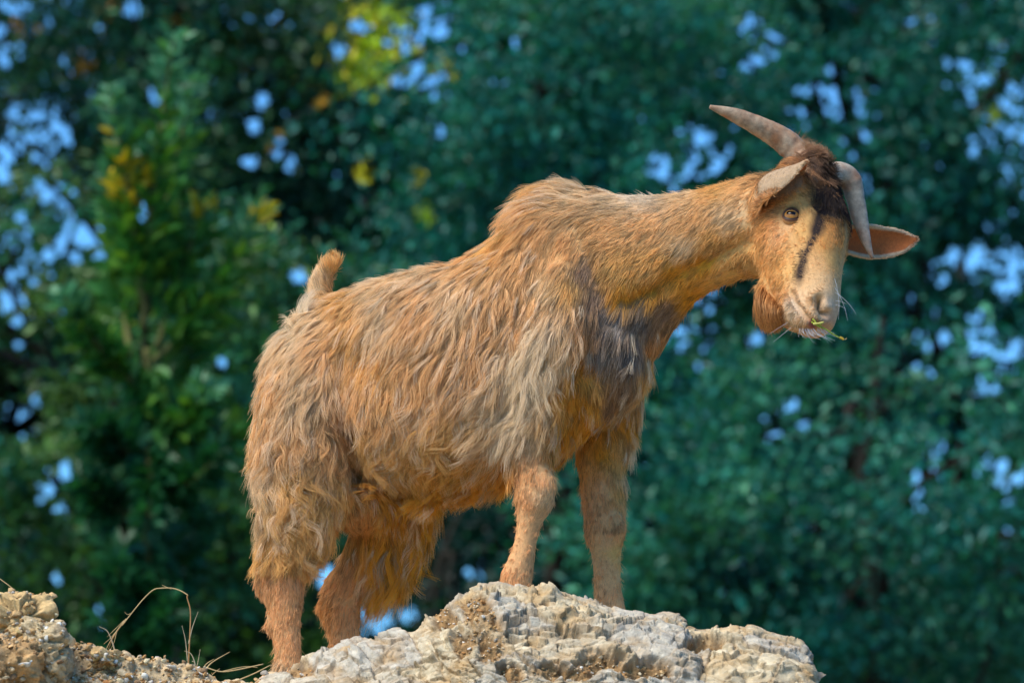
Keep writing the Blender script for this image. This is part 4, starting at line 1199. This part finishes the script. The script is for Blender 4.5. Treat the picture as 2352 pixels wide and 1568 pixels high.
def grid_normals(X, n, m):
    G_ = X.reshape(n, m, 3)
    du = np.gradient(G_, axis=0); dv = np.gradient(G_, axis=1)
    return norm(np.cross(du, dv).reshape(-1, 3))

def blobs(q, lst):
    r = np.zeros(len(q))
    for x, y, rx, ry in lst:
        r = np.maximum(r, np.exp(-(((q[:, 0] - x) / rx) ** 2 + ((q[:, 1] - y) / ry) ** 2)))
    return r

# stones: a few random convex-ish shapes, reused by every pebble
def ico():
    t = (1 + 5 ** .5) / 2
    v = [(-1, t, 0), (1, t, 0), (-1, -t, 0), (1, -t, 0), (0, -1, t), (0, 1, t), (0, -1, -t), (0, 1, -t), (t, 0, -1), (t, 0, 1), (-t, 0, -1), (-t, 0, 1)]
    f = [(0, 11, 5), (0, 5, 1), (0, 1, 7), (0, 7, 10), (0, 10, 11), (1, 5, 9), (5, 11, 4), (11, 10, 2), (10, 7, 6), (7, 1, 8), (3, 9, 4), (3, 4, 2), (3, 2, 6), (3, 6, 8), (3, 8, 9), (4, 9, 5), (2, 4, 11), (6, 2, 10), (8, 6, 7), (9, 8, 1)]
    v = [np.array(x) / np.linalg.norm(x) for x in v]
    mid = {}
    def m(a, b):
        k = (min(a, b), max(a, b))
        if k not in mid:
            q = v[a] + v[b]; v.append(q / np.linalg.norm(q)); mid[k] = len(v) - 1
        return mid[k]
    nf = []
    for a, b, c in f:
        x, y, z = m(a, b), m(b, c), m(c, a)
        nf += [(a, x, z), (b, y, x), (c, z, y), (x, y, z)]
    return np.array(v), np.array(nf)
ICO_V, ICO_F = ico()
RS = np.random.default_rng(21)
STONES = []
for _ in range(14):
    v = ICO_V.copy()
    for k in range(RS.integers(6, 11)):
        n_ = norm(RS.normal(size=3)); h_ = RS.uniform(.35, .8)
        d_ = v @ n_
        v = v - np.clip(d_ - h_, 0, None)[:, None] * n_
    v *= np.array([1, RS.uniform(.6, 1), RS.uniform(.4, .8)])
    STONES.append(v)
def stones(pos, size, cols, nrm=None):
    vs, fs, cs = [], [], []
    n = 0
    for p, s, c in zip(pos, size, cols):
        e = Euler(RS.uniform(-1, 1, 3) * np.array([.7, .7, 3.2])).to_matrix()
        v = (STONES[RS.integers(len(STONES))] * s) @ np.array(e).T + p
        vs.append(v); fs.append(ICO_F + n); cs.append(np.tile(c, (len(v), 1))); n += len(v)
    return np.vstack(vs), np.vstack(fs), np.vstack(cs)
def pebble_cols(n, light=.35):
    pal = np.array([srgb(200, 166, 116), srgb(176, 138, 90), srgb(214, 194, 156), srgb(216, 210, 194), srgb(150, 122, 90), srgb(190, 138, 84), srgb(178, 168, 150)])
    pr = np.array([.26, .2, .18, .12, .1, .06, .08])
    return pal[RS.choice(len(pal), n, p=pr / pr.sum())] * RS.uniform(.85, 1.35, (n, 1))

ROCK_M = principled_attr('limestone', rough=.85, noise=(70, .62, 1.22), bump=(240, .0045), spec=.25)
EARTH_M = principled_attr('stony_earth', rough=.95, noise=(240, .72, 1.22), bump=(300, .006), spec=.15)
GRND_M = principled_attr('forest_soil', rough=1, noise=(3, .6, 1.2), spec=.1)

g = mesh_obj('ground', [(-600, -600, 0), (600, -600, 0), (600, 600, 0), (-600, 600, 0)], [[0, 1, 2, 3]], GRND_M, None, False, np.tile(srgb(92, 84, 58), (4, 1)))
tag(g, kind='structure')

CREST_Y = -0.25
def crest_curve(pts, step):
    p = catmull(np.array(pts, float), 10)
    s = np.concatenate([[0], np.cumsum(np.linalg.norm(np.diff(p, axis=0), axis=1))])
    t = np.arange(0, s[-1], step)
    return np.stack([np.interp(t, s, p[:, 0]), np.interp(t, s, p[:, 1])], 1)

HOOF_PX = [640, 670, 806, 1200, 1413, 1500]
def hoof_z(px):
    hz = [h[0] for h in HOOVES]
    return np.interp(px, HOOF_PX, [hz[2] + .002, hz[2], hz[3], hz[0], hz[1], hz[1] - .01])

def sheet(pts, step, yfn, ffn, back, front, wrap=None):
    """crest line swept back over a plateau and forward down a slope"""
    c = crest_curve(pts, step)
    base = np.array([P(x, y, yfn(x)) for x, y in c])
    n = len(c)
    cols = []
    for b in back:                              # distance behind the crest, from far to near
        cols.append(ffn(c, base, b, True))
    for f in front:
        cols.append(ffn(c, base, f, False))
    X = np.stack(cols, 1)
    return c, X.reshape(-1, 3), n, X.shape[1]

# ---- the limestone outcrop the goat stands on
OUT_PTS = [(560, 1640), (600, 1580), (640, 1542), (690, 1522), (720, 1508), (765, 1498), (800, 1482), (850, 1466), (905, 1452), (950, 1448), (985, 1420), (1020, 1390), (1060, 1366), (1092, 1342), (1112, 1338), (1150, 1342), (1190, 1347), (1240, 1351), (1290, 1360), (1340, 1374), (1390, 1386), (1440, 1400), (1480, 1406), (1540, 1408), (1575, 1426), (1610, 1444), (1660, 1442), (1715, 1438), (1760, 1450), (1800, 1460), (1826, 1472), (1838, 1500), (1848, 1534), (1862, 1570), (1884, 1640), (1915, 1750), (1950, 1900)]
def out_fn(c, base, d, isback):
    px = c[:, 0]
    ang = np.clip((px - 1650) / 260, 0, 1) * .35 - np.clip((760 - px) / 200, 0, 1) * .5
    if isback:
        fade = np.clip(d / .11, 0, 1); fade = fade * fade * (3 - 2 * fade)
        zt = np.minimum(hoof_z(px), base[:, 2] - .004)
        q = base.copy()
        q[:, 1] += d
        q[:, 2] = base[:, 2] * (1 - fade) + zt * fade - np.clip(d - .5, 0, None) * 1.2
        return q
    q = base.copy()
    run = d * .70 - .030 * np.exp(-(d / .02)) + .03
    q[:, 0] += np.sin(ang) * run
    q[:, 1] -= np.cos(ang) * run
    bul = .03 * np.sin(np.clip(d / .25, 0, 1) * 3.1)
    q[:, 1] -= bul
    q[:, 2] -= d * .74
    return q
stp = 1.9
backs = np.concatenate([np.linspace(.75, .12, 30), np.linspace(.115, .002, 50)])
fronts = np.concatenate([np.linspace(0, .34, 230), np.linspace(.345, .9, 40)])
c_, X, n_, m_ = sheet(OUT_PTS, stp, lambda x: CREST_Y, out_fn, backs, fronts)
Nr = grid_normals(X, n_, m_)
if Nr[:, 2].mean() < 0: Nr = -Nr
qx = to_px(X)
soil = blobs(qx, [(1095, 1400, 45, 55), (1130, 1470, 42, 60), (1060, 1470, 35, 40), (1380, 1520, 80, 30), (1270, 1540, 60, 25), (1330, 1548, 60, 24), (690, 1540, 60, 26), (1020, 1420, 40, 35), (1620, 1480, 60, 22), (1480, 1540, 70, 26), (1170, 1540, 40, 30), (880, 1475, 40, 10), (1440, 1545, 40, 20), (1250, 1390, 14, 10)])
soil = np.clip((soil + .26 * fbm(X * 38, 4, 3) - .42) * 3.2, 0, 1)
RT = np.array(Euler((.25, .18, .3)).to_matrix())
XR = X @ RT
d1, r1, e1 = chips(XR + .006 * fbm(X * 14, 2, 8)[:, None], (.14, .10, .050), 100, .013, 8, .009, .0030, .0020)
d2, r2, e2 = chips(XR + .003 * fbm(X * 40, 2, 9)[:, None], (.048, .036, .019), 200, .0088, 22, .0078, .0026, .0024)
d3, r3, e3 = chips(XR, (.018, .014, .0075), 300, .0042, 55, .0042, .0015, .0014)
d4 = .0035 * fbm(X * 90, 4, 14) + .010 * fbm(X * 22, 3, 15)
_, r5, e5 = facets(XR, (.010, .008, .004), 350, .0009, .0022, .0008)
rough_ = np.clip(.95 + .7 * fbm(X * 13, 2, 71), .5, 1.15)
hard = d1 + d2 * rough_ + d3 * rough_ ** 1.5
dirt = -.014 + .011 * fbm(X * 45, 5, 17) + .004 * facets(X, (.014, .014, .012), 400, 1, .4, .3)[0]
on_top = np.clip((X[:, 1] - (CREST_Y + .03)) / .05, 0, 1)
crestd = np.abs(X[:, 1] - CREST_Y)
disp = (hard * (1 - soil) + dirt * soil) * (1 - .85 * on_top) * (1 - .45 * np.exp(-(crestd / .02) ** 2))
X = X + (Nr * .75 + np.array([0, -.25, .35]) * .25) * disp[:, None]
lime = srgb(220, 202, 164)[None] * (.86 + .24 * r2)[:, None]
tint = np.clip((r3 - .62) * 4, 0, 1)[:, None] * .8
lime = lime * (1 - tint * .6) + srgb(190, 160, 114) * tint * .6
blu = np.clip((r1 - .35) * 2, 0, 1)[:, None] * .5
lime = lime * (1 - blu) + srgb(200, 198, 188) * blu
lime = lime * (.95 + .10 * r5)[:, None]
stain = np.clip(fbm(X * 26, 4, 31) * 1.2 + .02, 0, 1)[:, None] * .65
lime = lime * (1 - stain) + srgb(196, 156, 98) * stain
seam = np.clip(1 - np.minimum(e2 / .07, e1 / .06), 0, 1)[:, None] * .40       # brown earth caught in the joints
lime = lime * (1 - seam) + srgb(150, 112, 68) * seam
earth = srgb(168, 132, 86)[None] * (1 + .45 * fbm(X * 70, 4, 33))[:, None]
oc = lime * (1 - soil[:, None]) + earth * soil[:, None]
rock = mesh_obj('limestone_outcrop', X, grid_faces(n_, m_), ROCK_M, None, False, np.clip(oc * .84, .02, .8))
tag(rock, 'broad cracked white limestone outcrop with brown soil pockets beneath the goat', 'rock')
# stone chips lying in the soil pockets and along the crest
fr = np.where((qx[:, 1] < 1640) & (X[:, 1] < CREST_Y + .01) & (soil > .5))[0]
pk = RS.choice(fr, 520); ps = np.clip(RS.lognormal(-6.15, .5, 520), .0010, .006)
v_, f_, c__ = stones(X[pk] + Nr[pk] * .001, ps, pebble_cols(520))
o = mesh_obj('stone_chips', v_, f_, EARTH_M, None, False, c__)
o.parent = rock; tag(o, kind='stuff')

# ---- the earth bank
BANK_PTS = [(-1500, 1420), (-800, 1400), (-300, 1380), (-60, 1372), (0, 1378), (40, 1385), (90, 1408), (118, 1440), (140, 1472), (165, 1492), (215, 1494), (255, 1502), (300, 1516), (350, 1534), (420, 1548), (480, 1553), (560, 1558), (640, 1562), (760, 1600), (1000, 1640), (1500, 1700), (1900, 1800), (2200, 1950), (2700, 2200), (3600, 2500)]
def bank_fn(c, base, d, isback):
    q = base.copy()
    if isback:
        q[:, 1] += d
        q[:, 2] -= np.clip(d - .12, 0, .25) * .06 + np.clip(d - 1.2, 0, None) * 1.0
        q[:, 2] = np.maximum(q[:, 2], -.05)
        return q
    q[:, 1] -= d * .78 * (1 + .6 * np.clip(d - .4, 0, 10))
    q[:, 2] -= d * .62 * (1 + .15 * np.clip(d - .5, 0, 10))
    q[:, 2] = np.maximum(q[:, 2], -.05)
    return q
backs = np.concatenate([np.linspace(5, .3, 24), np.linspace(.28, .003, 26)])
fronts = np.concatenate([np.linspace(0, .30, 130), np.linspace(.31, 3.4, 60)])
c_, XB, n_, m_ = sheet(BANK_PTS, 3.0, lambda x: -.30, bank_fn, backs, fronts)
NB = grid_normals(XB, n_, m_)
if NB[:, 2].mean() < 0: NB = -NB
qb = to_px(XB)
cd, cr, ce = facets(XB, (.05, .05, .04), 500, .006, .010, .004)
XB = XB + NB * (.016 * fbm(XB * 14, 4, 41) + .006 * fbm(XB * 60, 4, 42) + cd)[:, None]
bc = srgb(226, 200, 156)[None] * (1 + .28 * fbm(XB * 40, 4, 43))[:, None]
rd = np.clip(fbm(XB * 9, 3, 44) * 1.1, 0, 1)[:, None] * .5
bc = bc * (1 - rd) + srgb(204, 162, 110) * rd
bank = mesh_obj('earth_bank', XB, grid_faces(n_, m_), EARTH_M, None, True, np.clip(bc * .88, .02, .8))
tag(bank, kind='structure')
vis = np.where((qb[:, 0] > -60) & (qb[:, 0] < 760) & (qb[:, 1] < 1640) & (XB[:, 1] < -.26))[0]
NPB = 3600
pk = RS.choice(vis, NPB); ps = np.clip(RS.lognormal(-5.75, .55, NPB), .0014, .011)
v_, f_, c__ = stones(XB[pk] + NB[pk] * (ps * .15)[:, None] + RS.normal(0, .0015, (NPB, 3)), ps, pebble_cols(NPB))
o = mesh_obj('gravel', v_, f_, EARTH_M, None, False, np.clip(c__, 0, .8)); tag(o, 'loose tan and white gravel covering the earth bank', 'gravel', kind='stuff')

# ---- lumps of conglomerate breaking out of the bank
def clod(name, label, ctr, half, seed, colr, npeb):
    n, m = 120, 90
    u = np.linspace(0, 2 * np.pi, n, endpoint=False); t = np.linspace(.02, np.pi - .02, m)
    U, T_ = np.meshgrid(u, t, indexing='ij')
    d = np.stack([np.cos(U) * np.sin(T_), np.sin(U) * np.sin(T_), np.cos(T_)], -1).reshape(-1, 3)
    sq = np.abs(d) ** 3.4
    d = d / (sq.sum(1) ** (1 / 3.4))[:, None]
    p = ctr + d * half
    nn = norm(d / np.asarray(half))
    fd, r, e = facets(p, (.05, .05, .045), seed, .008, .016, .003)
    fd2, r2, e2 = facets(p, (.016, .016, .014), seed + 50, .0025, .005, .001)
    p = p + nn * (.012 * fbm(p * 24, 4, seed + 3) + fd + fd2 + .003 * fbm(p * 120, 3, seed + 4))[:, None]
    i, j = np.meshgrid(np.arange(n), np.arange(m - 1), indexing='ij')
    i2 = (i + 1) % n
    f = np.stack([(i * m + j).ravel(), (i * m + j + 1).ravel(), (i2 * m + j + 1).ravel(), (i2 * m + j).ravel()], 1)
    c = srgb(*colr)[None] * (1 + .35 * fbm(p * 45, 4, seed + 6))[:, None]
    gs = np.clip(fbm(p * 18, 3, seed + 8) * 1.3, 0, 1)[:, None] * .6
    c = c * (1 - gs) + srgb(140, 128, 110) * gs
    o = mesh_obj(name, p, f, EARTH_M, None, True, np.clip(c, .02, .8))
    tag(o, label, 'rock')
    k = RS.choice(np.where(nn[:, 1] < .4)[0], npeb)
    s = np.clip(RS.lognormal(-5.75, .55, npeb), .0014, .012)
    v2, f2, c2 = stones(p[k] + nn[k] * (s * .2)[:, None], s, pebble_cols(npeb))
    q = mesh_obj('embedded_pebbles', v2, f2, EARTH_M, None, False, np.clip(c2, 0, .8)); q.parent = o; tag(q, kind='stuff')
    return o
clod('conglomerate_block', 'flat topped brown conglomerate block at the top of the gravel bank', P(50, 1428, -.33), (.042, .07, .036), 600, (218, 184, 128), 420)
clod('conglomerate_block', 'grey brown conglomerate lump wedged below the flat topped block', P(104, 1505, -.40), (.034, .05, .052), 640, (198, 176, 136), 380)
clod('conglomerate_block', 'brown stony lump at the very bottom left corner of the picture', P(12, 1545, -.44), (.05, .05, .045), 680, (204, 164, 112), 260)
clod('earth_clod', 'small rounded tan clod beside the bent dry grass stem', P(243, 1515, -.33), (.020, .03, .017), 720, (220, 186, 130), 120)
# ------------------------------------------------------------------ dry grass on the bank, green sprig in the mouth
STRAW = principled_attr('dry_grass', rough=.7, noise=(80, .75, 1.15), spec=.2)
def blade(g, pts, w0, w1, Y, col, flat=.45, y_end=0.0):
    p = [P(x, y, Y + y_end * i / max(len(pts) - 1, 1)) for i, (x, y) in enumerate(pts)]
    n = len(p)
    g.tube(p, np.linspace(w0, w1, n), n=8, k=8, flat=flat, col=srgb(*col), side=(0, 1, 0))
def stem_thing(name, label, Y, base, parts, group='dry grass on the bank'):
    root = empty(name, P(*base, Y))
    tag(root, label, 'grass', group)
    bpy.context.view_layer.update()
    for pn, strokes in parts:
        g = Geo()
        for pts, w0, w1, col in strokes:
            blade(g, pts, w0, w1, Y, col)
        o = g.obj(pn, STRAW)
        o.parent = root; o.matrix_parent_inverse = root.matrix_world.inverted()
ST = (196, 168, 116); STB = (164, 122, 76); STG = (170, 156, 124)
stem_thing('dry_grass', 'bent dry grass stem arching over to a drooping frayed seed head', -.27, (432, 1552), [
    ('stem', [([(432, 1556), (434, 1500), (437, 1440), (437, 1400), (430, 1372), (432, 1366)], .0011, .0009, STB), ([(432, 1366), (415, 1356), (395, 1350), (370, 1350), (352, 1354), (330, 1374), (305, 1404), (280, 1436)], .0009, .0007, ST), ([(393, 1352), (384, 1348), (372, 1343)], .0005, .0003, ST)]),
    ('leaf', [([(433, 1478), (442, 1440), (455, 1404)], .0010, .0003, STG), ([(431, 1520), (426, 1470), (418, 1436)], .0009, .0003, STG)]),
    ('seed_head', [([(290, 1420), (268, 1448), (252, 1474), (242, 1494)], .0008, .0004, ST), ([(280, 1434), (262, 1460), (248, 1492)], .0006, .0003, STB), ([(275, 1440), (252, 1466), (238, 1478)], .0005, .0002, ST), ([(285, 1424), (258, 1450), (246, 1462)], .0005, .0002, ST), ([(300, 1408), (292, 1410), (286, 1404)], .0004, .0002, ST), ([(268, 1450), (262, 1474), (254, 1490)], .0005, .0002, ST)])])
stem_thing('dry_grass', 'short curled grey grass blade crossing the drooping seed head', -.29, (266, 1506), [('leaf', [([(267, 1508), (258, 1474), (246, 1448), (228, 1438)], .0013, .0004, STG)])])
stem_thing('dry_grass', 'small tuft of straw blades fanning to the right of the bent stem', -.28, (462, 1552), [
    ('leaf', [([(452, 1552), (447, 1520), (438, 1500), (424, 1494)], .0012, .0004, STG), ([(462, 1552), (485, 1522), (528, 1496)], .0014, .0004, ST), ([(458, 1552), (472, 1526), (492, 1512)], .0011, .0003, ST), ([(440, 1556), (452, 1530), (460, 1490)], .0009, .0003, STG), ([(480, 1560), (488, 1548), (505, 1534)], .0008, .0003, ST)])])
stem_thing('dry_grass', 'long straw blade lying level in front of the hind foot', -.29, (480, 1534), [('leaf', [([(474, 1532), (505, 1541), (540, 1538), (605, 1524)], .0010, .0008, ST), ([(510, 1541), (560, 1530), (592, 1532)], .0006, .0003, ST)])])
stem_thing('dry_grass', 'straw blade slanting up to the hind foot from the gravel', -.30, (550, 1560), [('leaf', [([(545, 1562), (585, 1545), (622, 1526)], .0010, .0006, ST)])])
stem_thing('dry_grass', 'thin straw hanging over the flat topped block at the left edge', -.32, (52, 1378), [('leaf', [([(52, 1382), (40, 1362), (18, 1342), (-30, 1308)], .0008, .0006, ST)])])
stem_thing('dry_grass', 'tiny straw stub sticking out right of the conglomerate lump', -.30, (160, 1490), [('leaf', [([(158, 1492), (188, 1488), (210, 1478)], .0009, .0004, ST), ([(165, 1500), (200, 1516), (228, 1538)], .0008, .0004, ST)])])
# green sprig
GRN = principled_attr('green_stem', rough=.45, noise=(200, .7, 1.2), spec=.4)
q0 = surf(1876, 744)
YS = q0[1] - .004
root = empty('grass_sprig', P(1880, 745, YS)); tag(root, 'green grass sprig with a yellow tip held in the mouth of the goat', 'grass')
bpy.context.view_layer.update()
def sprig(pn, strokes):
    g = Geo()
    for pts, w0, w1, col, dy in strokes:
        p = [P(x, y, YS + dy) for x, y in pts]
        g.tube(p, np.linspace(w0, w1, len(p)), n=6, k=8, col=srgb(*col))
    o = g.obj(pn, GRN); o.parent = root; o.matrix_parent_inverse = root.matrix_world.inverted()
sprig('stem', [([(1868, 743), (1880, 748), (1898, 757), (1914, 768), (1930, 776)], .0014, .0010, (120, 140, 40), 0)])
sprig('leaf', [([(1866, 732), (1872, 738), (1876, 744), (1888, 745)], .0016, .0012, (170, 176, 60), -.003), ([(1868, 744), (1878, 743), (1892, 740)], .0018, .0014, (196, 190, 96), -.004), ([(1864, 739), (1874, 746), (1886, 752)], .0013, .001, (150, 168, 40), -.002)])
sprig('seed_head', [([(1929, 775), (1934, 777), (1938, 780)], .0022, .0016, (190, 160, 50), 0), ([(1937, 779), (1942, 779), (1945, 776)], .0005, .0003, (200, 180, 120), 0)])
